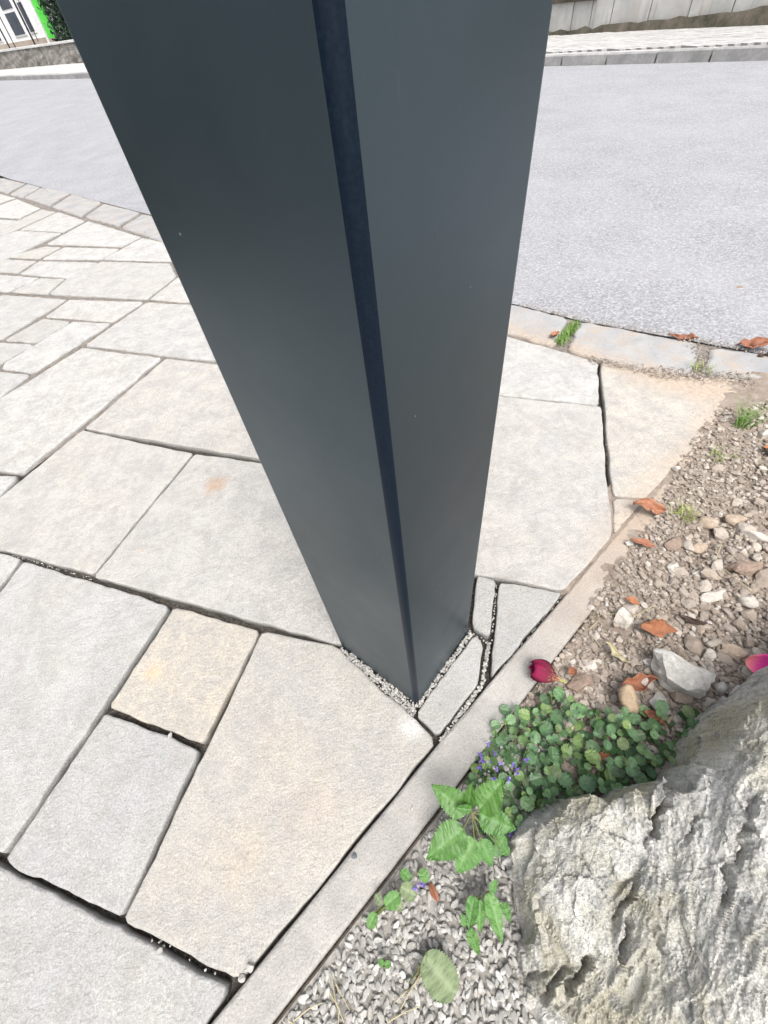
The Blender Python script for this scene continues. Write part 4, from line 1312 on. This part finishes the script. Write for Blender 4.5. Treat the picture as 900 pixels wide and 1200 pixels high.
for i, (px, py, r, m_, lab) in enumerate(loose):
    me = stone_mesh('pebble', m_, 900 + i, 2, (1, .75, .7), .25, 5)
    p = G(px, py)
    tag(obj('pebble', me, None, p + Vector((0, 0, r * .35)), (0, 0, R.uniform(0, 6)), r), lab, 'pebble')

# ------------------------------------------------------------------ leaves and plants
def leaf_mesh(name, mat, L, W, kind='ovate', teeth=9, fold=.18, curl=.15, serr=.06, rnd=0, cup=0.0):
    """blade lying along +x, upper side +z; base at the origin"""
    rows = teeth * 2 + 1
    cols = (-1, -.72, -.35, 0, .35, .72, 1)
    V, F, ve = [], [], []
    rs = random.Random(rnd)
    for i in range(rows):
        tt = i / (rows - 1)
        if kind == 'ovate': wd = 2.75 * (max(0, tt) ** .5) * max(0, 1 - tt) ** 1.05
        elif kind == 'round': wd = math.sqrt(max(0, 1 - (2 * tt - 1) ** 2)) ** .9
        else: wd = math.sqrt(max(0, 1 - (2 * tt - 1) ** 2))
        back = 0
        for c in cols:
            s_ = serr * (1 if i % 2 else -1) if abs(c) == 1 else 0
            y = c * W * .5 * (wd * (1 + s_ * 1.0))
            x = L * tt
            if kind == 'kidney':                         # heart-shaped base: side lobes reach back past the stalk
                x -= L * .26 * abs(c) ** 1.3 * (1 - tt) ** 1.2
            else:
                x -= L * .05 * abs(c) * (1 - tt)
                if abs(c) == 1 and i % 2: x += L / rows * .35
            z = fold * abs(y) * 1.0 - curl * L * tt * tt + cup * (y * y) / (W * .5)
            z += .02 * L * math.sin(tt * 19 + abs(c) * 4) * (abs(c) > .2) + rs.uniform(-.006, .006) * L
            V.append((x, y, z))
            side = abs((tt * teeth * .55 - abs(c) * 1.3) % 1 - .5)
            ve.append(1.0 if c == 0 else max(0, .7 - side * 3) * (abs(c) < 1))
    n = len(cols)
    for i in range(rows - 1):
        for k in range(n - 1):
            a = i * n + k
            F.append((a, a + n, a + n + 1, a + 1))
    me = mesh(name, V, F, mat, True)
    at = me.attributes.new('vein', 'FLOAT', 'POINT')
    at.data.foreach_set('value', ve)
    return me
def frame(direction, up):
    x = Vector(direction).normalized()
    z = Vector(up); z = (z - x * z.dot(x)).normalized()
    y = z.cross(x)
    return Matrix(((x.x, y.x, z.x), (x.y, y.y, z.y), (x.z, y.z, z.z))).to_euler()
def tube(V, F, pts, r0, r1, n=6):
    k0 = len(V)
    for i, p in enumerate(pts):
        d = (pts[min(i + 1, len(pts) - 1)] - pts[max(0, i - 1)]).normalized()
        a = d.cross(Vector((.3, .2, .9))).normalized(); c = d.cross(a)
        r = r0 + (r1 - r0) * i / (len(pts) - 1)
        for j in range(n):
            an = 2 * math.pi * j / n
            V.append(p + (a * math.cos(an) + c * math.sin(an)) * r)
    for i in range(len(pts) - 1):
        for j in range(n):
            jj = (j + 1) % n
            F.append((k0 + i * n + j, k0 + i * n + jj, k0 + (i + 1) * n + jj, k0 + (i + 1) * n + j))

M_IVY = leaf_mat('ground_ivy_leaf', [(.04, .095, .035), (.085, .17, .07), (.05, .12, .055), (.13, .24, .10), (.06, .13, .06), (.13, .20, .05), (.05, .10, .05), (.11, .15, .06)], .45, .4, ((.13, .2, .1), .4), .1)
M_NET = leaf_mat('nettle_leaf', [(.04, .12, .018), (.062, .15, .026)], .45, .4, ((.14, .28, .08), .22), .06)
M_NETD = leaf_mat('old_nettle_leaf', [(.06, .16, .035), (.09, .2, .05)], .5, .35, ((.14, .24, .09), .5), .1)
M_STEM = simple('green_stem', (.09, .15, .04), (.16, .14, .07), 60, bump=0)
M_VIO = leaf_mat('violet_petal', [(.20, .13, .48), (.28, .2, .6)], .6, .2)

ivy = empty('ground_ivy', bed_px(680, 880))
tag(ivy, 'dense patch of dark green ground ivy with small purple flowers between edging strip and boulder', 'ground ivy')
IVL = [leaf_mesh('leaf', M_IVY, 1, 1.12, 'kidney', 5, .12, .1, .12, i, .12 * (i % 3)) for i in range(7)]
IVPX = [(532, 900), (552, 893), (575, 868), (600, 850), (606, 822), (630, 812), (668, 826), (700, 832), (720, 838), (760, 850), (800, 838), (835, 835), (835, 862), (790, 905), (735, 934),
        (715, 938), (690, 934), (650, 958), (615, 985), (604, 1008), (565, 985), (560, 930), (530, 915)]
stV, stF = [], []
nleaf = 0
shoots = []
tries = 0
org = ivy.location.copy()
while nleaf < 292 and tries < 4000:
    tries += 1
    px, py = R.uniform(525, 840), R.uniform(805, 1000)
    if not in_poly(px, py, IVPX): continue
    p = bed_px(px, py)
    if rock_h(p.x, p.y) > p.z + .03: continue
    if any((p - o).length < .0205 for o in shoots): continue
    shoots.append(p)
    big_ = px > 640
    h = R.uniform(.02, .05) * (1 if not big_ else 1.15)
    top = p + Vector((R.uniform(-.012, .012), R.uniform(-.012, .012), h))
    midp = (p + top) / 2 + Vector((R.uniform(-.006, .006), R.uniform(-.006, .006), 0))
    tube(stV, stF, [p - org - Vector((0, 0, .01)), midp - org, top - org], .0012, .0009, 5)
    a_ = R.uniform(0, 6.28)
    tiers = R.choice((2, 2, 3, 3))
    for tr in range(tiers):
        zz = top - Vector((0, 0, h * .38 * (tiers - 1 - tr)))
        sz = (.0195, .015, .0085)[tr + 3 - tiers] * R.choice((.6, .75, .9, 1.0, 1.1, 1.3)) * R.uniform(.9, 1.1) * (1.18 if big_ else .92)
        for sgn in (0, math.pi):
            if nleaf >= 292: break
            an = a_ + tr * math.pi / 2 + sgn + R.uniform(-.3, .3)
            tl = R.uniform(-.15, .35) + (.3 if tr == tiers - 1 else 0)
            d = Vector((math.cos(an), math.sin(an), tl))
            pet = sz * R.uniform(.35, .8) if tr < tiers - 1 else sz * .2
            b0 = zz + d.normalized() * pet
            tube(stV, stF, [zz - org, b0 - org], .0007, .0006, 4)
            up = Vector((-math.cos(an) * tl * 1.2 + R.uniform(-.3, .3), -math.sin(an) * tl * 1.2 + R.uniform(-.3, .3) - .12, 1))
            obj('leaf', R.choice(IVL), ivy, b0, frame(d, up), sz)
            nleaf += 1
o = obj('stems', mesh('stems', stV, stF, M_STEM, True), ivy, org)
o['kind'] = 'stuff'
# low leaves filling the mat under the shoots
V, F = [], []
lm = IVL[0]; lv = np.array([v.co[:] for v in lm.vertices]); lf = [tuple(p.vertices) for p in lm.polygons]
k = 0; VV = []
for _ in range(800):
    px, py = R.uniform(525, 840), R.uniform(805, 1000)
    if not in_poly(px, py, IVPX): continue
    p = bed_px(px, py)
    if rock_h(p.x, p.y) > p.z + .03: continue
    an = R.uniform(0, 6.28)
    e = frame((math.cos(an), math.sin(an), R.uniform(-.2, .2)), (R.uniform(-.4, .4), R.uniform(-.4, .4), 1))
    sz = R.uniform(.007, .015)
    VV.append((lv * sz) @ np.array(e.to_matrix()).T + np.array(p - org + Vector((0, 0, R.uniform(.004, .02)))))
    F += [tuple(a + k for a in q) for q in lf]; k += len(lv)
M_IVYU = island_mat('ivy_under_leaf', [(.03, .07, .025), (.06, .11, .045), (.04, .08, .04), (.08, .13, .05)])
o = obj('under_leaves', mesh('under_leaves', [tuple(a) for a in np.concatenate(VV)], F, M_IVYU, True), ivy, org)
o['kind'] = 'stuff'
# flowers: two-lipped, a tube and five lobes
def flower_mesh(seed):
    rs = random.Random(seed)
    V, F = [], []
    tube(V, F, [Vector((0, 0, 0)), Vector((.2, 0, .35)), Vector((.5, 0, .6))], .1, .2, 6)
    for k in range(5):
        an = k * 2 * math.pi / 5 + rs.uniform(-.2, .2)
        c = Vector((.5, 0, .6)); d = Vector((.25, math.cos(an), math.sin(an))).normalized()
        s2 = d.cross(Vector((1, 0, .6))).normalized()
        L = .75 if k == 3 else .5
        b0 = len(V)
        V += [c, c + d * L * .6 + s2 * .26, c + d * L + Vector((.15, 0, 0)), c + d * L * .6 - s2 * .26]
        F.append((b0, b0 + 1, b0 + 2, b0 + 3))
    return mesh('flower', V, F, M_VIO)
FM = [flower_mesh(i) for i in range(4)]
for px, py in ((551, 880), (563, 888), (573, 895), (578, 906), (585, 898), (577, 913), (601, 907), (597, 903), (547, 893), (560, 897), (570, 880), (604, 905), (590, 915), (567, 899), (541, 899), (597, 979), (593, 982),
               (495, 1038), (490, 1042), (497, 1031), (612, 898), (556, 905), (580, 888)):
    p = bed_px(px, py, R.uniform(.028, .042))
    obj('flower', R.choice(FM), ivy, p, (R.uniform(-.5, .5), R.uniform(-.5, .5), R.uniform(0, 6.28)), R.uniform(.007, .0105))

def plant(name, label, cat, root_px, leaves, stem_top_px, mat):
    r0 = bed_px(*root_px)
    root = empty(name, r0)
    tag(root, label, cat)
    stp = G(*stem_top_px)
    V, F = [], []
    tube(V, F, [Vector((0, 0, -.01)), (stp - r0) * .5 + Vector((.004, 0, .004)), stp - r0], .0021, .0014, 7)
    for i, (bx, by, bz, tx, ty, tz, wd, up, m_, kind) in enumerate(leaves):
        b0, tp = G(bx, by, bz), G(tx, ty, tz)
        L = (tp - b0).length
        tube(V, F, [stp - r0 if bz > .03 else Vector((0, 0, .01)), b0 - r0], .001, .0009, 5)
        me = leaf_mesh('leaf', m_, L, L * wd, kind, 15, .14, .12, .075, i)
        obj('leaf', me, root, b0, frame(tp - b0 + Vector((0, 0, L * .1)), up))
    obj('stem', mesh('stem', V, F, M_STEM, True), root, r0)
    return root
plant('nettle_plant', 'young bright green nettle plant with broad toothed leaves beside the edging strip', 'plant', (556, 985),
      [(546, 950, .085, 505, 921, .095, .62, (-.1, -.35, 1), M_NET, 'ovate'),
       (563, 948, .085, 590, 913, .11, .7, (.3, .3, 1), M_NET, 'ovate'),
       (563, 954, .08, 605, 974, .08, .7, (.15, -.5, 1), M_NET, 'ovate'),
       (542, 972, .06, 500, 1008, .05, .66, (-.3, -.3, 1), M_NET, 'ovate'),
       (550, 945, .095, 552, 916, .12, .55, (-.9, -.5, .5), M_NET, 'ovate'),
       (552, 948, .095, 533, 948, .10, .6, (-.2, -.6, .8), M_NET, 'ovate'),
       (556, 985, .05, 535, 1024, .03, .7, (-.2, -.3, 1), M_NETD, 'ovate'),
       (564, 985, .05, 577, 1016, .035, .7, (.1, -.4, 1), M_NETD, 'ovate'),
       (588, 990, .05, 596, 1002, .05, 1.0, (.1, -.4, 1), M_NETD, 'round'),
       (584, 992, .05, 592, 980, .055, 1.0, (.1, -.2, 1), M_NETD, 'round')], (553, 953, .082), M_NET)
plant('seedling', 'dark green long-leaved seedling growing out of the gravel against the boulder', 'plant', (548, 1088),
      [(556, 1052, .04, 548, 1090, .02, .45, (-.6, -.2, 1), M_NETD, 'ovate'),
       (572, 1048, .045, 590, 1106, .03, .42, (.3, -.2, 1), M_NETD, 'ovate'),
       (563, 1056, .04, 562, 1094, .02, .4, (-.2, -.3, 1), M_NETD, 'ovate'),
       (575, 1045, .05, 583, 1030, .05, .6, (0, -.2, 1), M_NETD, 'ovate'),
       (545, 1085, .02, 541, 1070, .02, .7, (0, -.2, 1), M_NETD, 'ovate'),
       (550, 1090, .02, 562, 1120, .012, .55, (0, -.2, 1), M_NET, 'ovate'),
       (590, 1058, .03, 598, 1082, .03, .6, (0, -.2, 1), M_NETD, 'ovate')], (562, 1052, .035), M_NETD)
M_PALEGR = leaf_mat('grey_green_leaf', [(.13, .17, .09), (.16, .2, .11)], .7, .2, ((.3, .35, .22), .4))
plant('single_leaf', 'single flat grey-green round leaf lying on the white gravel', 'leaf', (480, 1150),
      [(498, 1122, .012, 534, 1166, .006, .86, (0, 0, 1), M_PALEGR, 'round'), (497, 1130, .014, 499, 1118, .02, .5, (0, 0, 1), M_PALEGR, 'ovate')], (492, 1130, .01), M_PALEGR)
plant('small_weed', 'tiny weed with faded leaves on the gravel beside the edging strip', 'plant', (436, 1075),
      [(440, 1070, .012, 432, 1088, .01, .8, (0, 0, 1), M_NETD, 'round'), (447, 1060, .02, 440, 1048, .02, .8, (0, 0, 1), M_PALEGR, 'round'), (470, 1040, .02, 488, 1050, .018, .9, (0, 0, 1), M_PALEGR, 'round'),
       (452, 1062, .02, 468, 1048, .025, .8, (0, 0, 1), M_NETD, 'round'), (460, 1052, .02, 472, 1066, .018, .8, (0, 0, 1), M_PALEGR, 'round'),
       (494, 1018, .02, 500, 1034, .02, .9, (0, 0, 1), M_NETD, 'round'), (480, 1030, .02, 470, 1020, .02, .9, (0, 0, 1), M_NETD, 'round')], (452, 1062, .012), M_NETD)
plant('sprout', 'tiny two-leaved green sprout alone in the middle of the white gravel', 'plant', (450, 1132),
      [(449, 1132, .012, 444, 1124, .013, .9, (0, 0, 1), M_NETD, 'round'), (451, 1132, .012, 458, 1128, .013, .9, (0, 0, 1), M_NETD, 'round')], (450, 1132, .01), M_NETD)

# dried grass stalks on the gravel
M_STRAW = simple('straw', (.30, .27, .16), (.45, .40, .27), 60, bump=0)
def stalks(name, label, cat, lines, mat, r=.0011, lift=.012, group=None):
    p0 = bed_px(*lines[0][0])
    V, F = [], []
    for ln in lines:
        P = [bed_px(x, y, lift + (.006 * math.sin(i * 1.4))) - p0 for i, (x, y) in enumerate(ln)]
        Q = []
        for i in range(len(P) - 1):
            for q in range(4): Q.append(P[i].lerp(P[i + 1], q / 4))
        Q.append(P[-1])
        tube(V, F, Q, r, r * .6, 5)
    return tag(obj(name, mesh(name, V, F, mat, True), None, p0), label, cat, group)
stalks('dry_stalks', 'thin dry pale grass stalks lying on the gravel by the round leaf', 'dry grass', [[(470, 1180), (480, 1160), (495, 1140)], [(455, 1195), (475, 1182), (492, 1176)], [(478, 1158), (462, 1172)], [(500, 1128), (486, 1150), (478, 1160)]], M_STRAW)
stalks('dry_stalks', 'greenish dry grass wisps on the gravel at the bottom edge beside the strip', 'dry grass', [[(345, 1195), (365, 1178), (380, 1172)], [(390, 1140), (396, 1170), (405, 1195)], [(385, 1155), (400, 1178), (398, 1205)], [(350, 1200), (340, 1190)], [(395, 1150), (412, 1180)]], M_STRAW)
stalks('dry_twig', 'thin brown twig bits and straw on the soil below the pale triangular stone', 'twig', [[(690, 725), (720, 722), (745, 724)], [(690, 738), (700, 730), (695, 722)], [(703, 760), (690, 745)], [(740, 725), (765, 712)]], M_STRAW, .0012, .008)
stalks('dry_twig', 'long thin brown twig lying between the stones near the right picture edge', 'twig', [[(845, 670), (860, 685), (878, 697)], [(835, 660), (842, 640)]], M_STRAW, .0012, .012)

# grass tufts
M_GRASS = leaf_mat('grass_blade', [(.10, .2, .03), (.16, .28, .05), (.12, .22, .04)], .5, .3)
M_GRASSP = leaf_mat('pale_grass_blade', [(.20, .26, .07), (.28, .32, .10)], .5, .3)
def tuft(label, px, py, n, hgt, spread, mat, ground=False, lean=(0, 0), name='grass_tuft', line=None):
    p0 = G(px, py) if ground else bed_px(px, py)
    V, F = [], []
    for i in range(n):
        an = R.uniform(0, 6.28)
        b0 = Vector((R.gauss(0, spread * .3), R.gauss(0, spread * .3), -.003))
        if line: b0 = (G(*line[0]).lerp(G(*line[1]), R.random()) - p0) + Vector((R.gauss(0, spread * .22), R.gauss(0, spread * .22), -.002))
        d = Vector((math.cos(an), math.sin(an), 0)) * R.uniform(.2, 1) * hgt + Vector((lean[0], lean[1], 0)) * hgt
        h = hgt * R.uniform(.5, 1.1)
        s2 = Vector((-math.sin(an), math.cos(an), 0)) * R.uniform(.0012, .0022)
        k = len(V)
        for q in range(5):
            tt = q / 4
            c = b0 + d * tt ** 1.6 + Vector((0, 0, h * (tt - .25 * tt * tt)))
            V += [c - s2 * (1 - tt * .9), c + s2 * (1 - tt * .9)]
            if q: F.append((k + 2 * q - 2, k + 2 * q, k + 2 * q + 1, k + 2 * q - 1))
    return tag(obj(name, mesh(name, V, F, mat, True), None, p0), label, 'grass', 'grass tufts in the dirt and joints')
tuft('bright green grass tuft at the corner where slab, soil and gutter meet on the right', 868, 500, 46, .085, .03, M_GRASS, lean=(.5, .1))
tuft('pale yellow-green grass tuft at the soil edge right of the triangular slab piece', 798, 604, 40, .05, .05, M_GRASSP)
tuft('flat sparse grass sprig lying on the soil below the round white pebble', 840, 538, 22, .045, .05, M_GRASSP)
tuft('dense mossy green clump filling the joint between two gutter stones', 664, 392, 420, .024, .055, M_GRASS, True, name='moss_clump', line=((654, 404), (676, 378)))
tuft('sparse dry weeds in the gutter joint at the right', 822, 432, 30, .035, .06, M_GRASSP, True)
M_YEL = simple('yellow_petal', (.6, .5, .08), (.75, .62, .15), 30, bump=0)
p0 = onwalk(846, 29)
V, F = [], []
for i in range(40):
    c = Vector((R.gauss(0, .07), R.gauss(0, .07), R.uniform(.02, .16))); k = len(V); s_ = .018
    V += [c + Vector((-s_, 0, 0)), c + Vector((0, -s_, s_)), c + Vector((s_, 0, 0)), c + Vector((0, s_, .0))]; F.append((k, k + 1, k + 2, k + 3))
fl = empty('yellow_weed', p0 - WBk * .08)
tag(fl, 'small yellow-flowered weed at the foot of the retaining wall across the road', 'weed')
obj('blossom', mesh('blossom', V, F, M_YEL), fl, fl.location)
V, F = [], []
for i in range(30):
    a2 = R.uniform(0, 6.28)
    tube(V, F, [Vector((R.gauss(0, .03), R.gauss(0, .03), 0)), Vector((math.cos(a2) * .09, math.sin(a2) * .09, R.uniform(.05, .15)))], .004, .002, 4)
obj('stems', mesh('stems', V, F, M_GRASS), fl, fl.location)['kind'] = 'stuff'

# dry leaves
M_DRY = leaf_mat('dry_leaf', [(.20, .085, .045), (.31, .13, .065), (.25, .12, .075)], .6, .3, ((.3, .12, .06), .5))
M_DRYB = leaf_mat('brown_leaf', [(.20, .08, .045), (.28, .12, .07)], .6, .3, ((.12, .05, .03), .5))
M_DRYD = leaf_mat('blackened_leaf', [(.05, .03, .025), (.07, .045, .035)], .6, .3)
def dry_leaf(px, py, L, wd, rotz, mat, label, seed, tip=(.1, .1), ground=False, curl=.5, cat='leaf'):
    """a crumpled, rolled blade"""
    rs = random.Random(seed)
    n, m2 = 13, 9
    V, F, ve = [], [], []
    off = Vector((seed * 3.3, 0, 0))
    for i in range(n):
        tt = i / (n - 1)
        w_ = math.sin(math.pi * (tt * .92 + .04)) ** .7
        for k in range(m2):
            c = -1 + 2 * k / (m2 - 1)
            a_ = c * curl * 1.7
            y = math.sin(a_) / max(.3, curl * 1.7) * wd * L * .5 * w_
            z = (1 - math.cos(a_)) / max(.3, curl * 1.7) * wd * L * .5 * w_
            p = Vector((L * (tt - .5), y, z + .13 * L * math.sin(tt * 3.1 + seed)))
            p += Vector((noise.noise(p * 60 + off), noise.noise(p * 60 + off * 2), noise.noise(p * 45 + off * 3))) * L * .15
            V.append(p); ve.append(1.0 if k == m2 // 2 else 0.0)
            if i and k:
                a = (i - 1) * m2 + k - 1
                F.append((a, a + m2, a + m2 + 1, a + 1))
    zmin = min(v.z for v in V)
    V = [v - Vector((0, 0, zmin)) for v in V]
    me = mesh('dry_leaf', V, F, mat, True)
    me.attributes.new('vein', 'FLOAT', 'POINT').data.foreach_set('value', ve)
    p = G(px, py, .003) if ground else bed_px(px, py, .013)
    o = obj('dry_leaf', me, None, p, (tip[0], tip[1], rotz))
    sol = o.modifiers.new('thickness', 'SOLIDIFY'); sol.thickness = .0006
    return tag(o, label, cat, 'dry fallen leaves')
dry_leaf(758, 600, .072, .62, -.45, M_DRY, 'orange-brown curled leaf lying on the end of the edging strip', 1, (.2, .05))
dry_leaf(765, 739, .07, .55, -.15, M_DRY, 'crumpled bright orange leaf on the soil right of the pale triangular stone', 2, (.25, .1))
dry_leaf(742, 804, .08, .45, .1, M_DRYB, 'red-brown rolled leaf behind the tan pointed stone', 3, (.1, .1), curl=.9)
dry_leaf(770, 845, .06, .5, -.6, M_DRYB, 'dark brown curled leaf lying right of the tan pointed stone', 4, (.1, .2), curl=.8)
dry_leaf(806, 731, .055, .32, -.7, M_DRYD, 'blackened shrivelled leaf right of the bright orange leaf', 5, (.1, .1), curl=.9)
dry_leaf(750, 640, .05, .4, -.5, M_DRYB, 'faded reddish leaf scrap beside the small grey-white pebble', 6, (.1, .1))
dry_leaf(738, 708, .03, .6, -.5, M_DRY, 'small orange leaf scrap above the pale triangular stone', 7)
dry_leaf(896, 534, .07, .5, .2, M_DRY, 'orange leaf at the right picture edge below the grass tuft', 8)
dry_leaf(649, 394, .06, .55, .9, M_DRY, 'small orange leaf left of the mossy clump in the gutter', 9, ground=True)
dry_leaf(800, 397, .1, .4, -.5, M_DRYB, 'dark reddish leaf debris at the edge of the asphalt', 10, ground=True)
dry_leaf(880, 408, .11, .5, -.5, M_DRYB, 'brown curled leaf at the asphalt edge on the far right', 11, ground=True)
dry_leaf(905, 418, .09, .3, -.3, M_DRYD, 'blackish leaf strip at the asphalt edge by the right picture edge', 12, ground=True)
dry_leaf(508, 1045, .022, .5, 1.9, M_DRYB, 'small dark red-brown leaf on the gravel below the nettle plant', 13)
dry_leaf(668, 790, .024, .9, .4, M_DRYB, 'small shiny brown husk right of the withered rosebud', 14, curl=.9)
dry_leaf(704, 886, .03, .6, .4, M_DRY, 'pale brown shrivelled scrap among the ground ivy', 15, curl=.8)
dry_leaf(720, 770, .06, .4, -1.1, M_STRAW, 'pale papery husk above the red-brown rolled leaf', 16, curl=.7)

# rosebud and petal
def petal_mat(name, c0, c1, c2, kn, p0_, p1_):
    m, t, b = newmat(name, .75, .12)
    N = NT(t)
    z = N.n('ShaderNodeSeparateXYZ'); N.l(N.objco(), z.inputs[0])
    c = N.ramp(N.math('ADD', N.math('MULTIPLY', z.outputs[0], 15), N.math('MULTIPLY', N.math('SUBTRACT', N.noise(N.map(N.objco(), (60, 350, 350)), 1, 4), .5), kn)), [(p0_, c0), (p1_, c1), (.95, c2)])
    N.l(c, b.inputs['Base Color'])
    return m
M_ROSE = petal_mat('withered_rose', (.19, .012, .05), (.10, .02, .03), (.42, .27, .14), 1.5, .15, .6)
M_PINK = petal_mat('pink_petal', (.78, .30, .25), (.80, .07, .36), (.78, .09, .55), .4, .0, .3)
M_SEPAL = simple('sepal', (.2, .24, .06), (.35, .33, .12), 60, bump=0)
rp = bed_px(640, 790)
rose = empty('rosebud', rp)
tag(rose, 'withered dark pink rosebud lying at the edge of the ivy by the strip', 'rosebud')
rd = (G(656, 797, .01) - G(626, 784, .02)); rd.z = 0; rd.normalize()      # mouth -> stalk
L = (G(658, 798, .01) - G(623, 783, .02)).length
re_ = frame(rd + Vector((0, 0, -.15)), (0, 0, 1))
for k in range(7):
    an0 = k * 2.1
    V, F = [], []
    n, m2 = 10, 9
    r_ = L * (.34 - .028 * k)
    for i in range(n):
        tt = i / (n - 1)
        prof_ = (1 - tt ** 3) * (.72 + .55 * math.sin(math.pi * min(1, tt * 1.1 + .12)))
        for j in range(m2):
            a_ = an0 + (j / (m2 - 1) - .5) * 2.7
            rr = r_ * max(.12, prof_) * (1 + .10 * math.sin(a_ * 5 + k) + (.12 * (1 - tt) ** 2 if j in (0, m2 - 1) else 0)) * .95
            rr *= 1 + .22 * noise.noise(Vector((a_ * 1.6 + k, tt * 2.4, k * 5.0)))
            x = L * tt + L * .16 * noise.noise(Vector((a_ * 2, k * 3.1, 0))) * (1 - tt) + L * .02 * k * (1 - tt)
            V.append((x, rr * math.cos(a_) * .9, rr * math.sin(a_) * .72))
            if i and j:
                a = (i - 1) * m2 + j - 1
                F.append((a, a + m2, a + m2 + 1, a + 1))
    o = obj('petal', mesh('petal', V, F, M_ROSE, True), rose, G(623, 783, .03), re_)
    sm_ = o.modifiers.new('thickness', 'SOLIDIFY'); sm_.thickness = .0005
V, F = [], []
tube(V, F, [Vector((L * .92, 0, 0)), Vector((L * 1.02, 0, 0)), Vector((L * 1.15, 0, -.002))], .004, .0018, 7)
obj('sepal', mesh('sepal', V, F, M_SEPAL, True), rose, G(623, 783, .03), re_)
# bright petal behind the boulder at the right edge
V, F = [], []
n, m2 = 11, 9
for i in range(n):
    tt = i / (n - 1)
    for j in range(m2):
        c = j / (m2 - 1) * 2 - 1
        w_ = math.sin(math.pi * (.08 + .84 * tt)) ** .6
        V.append((.07 * tt, c * .026 * w_, .012 * c * c + .010 * math.sin(tt * 3)))
        if i and j:
            a = (i - 1) * m2 + j - 1
            F.append((a, a + m2, a + m2 + 1, a + 1))
o = obj('rose_petal', mesh('rose_petal', V, F, M_PINK, True), None, bed_px(866, 779, .022), (.5, .1, -.5))
sm_ = o.modifiers.new('thickness', 'SOLIDIFY'); sm_.thickness = .0006
tag(o, 'single bright pink rose petal lying behind the top of the boulder', 'petal')
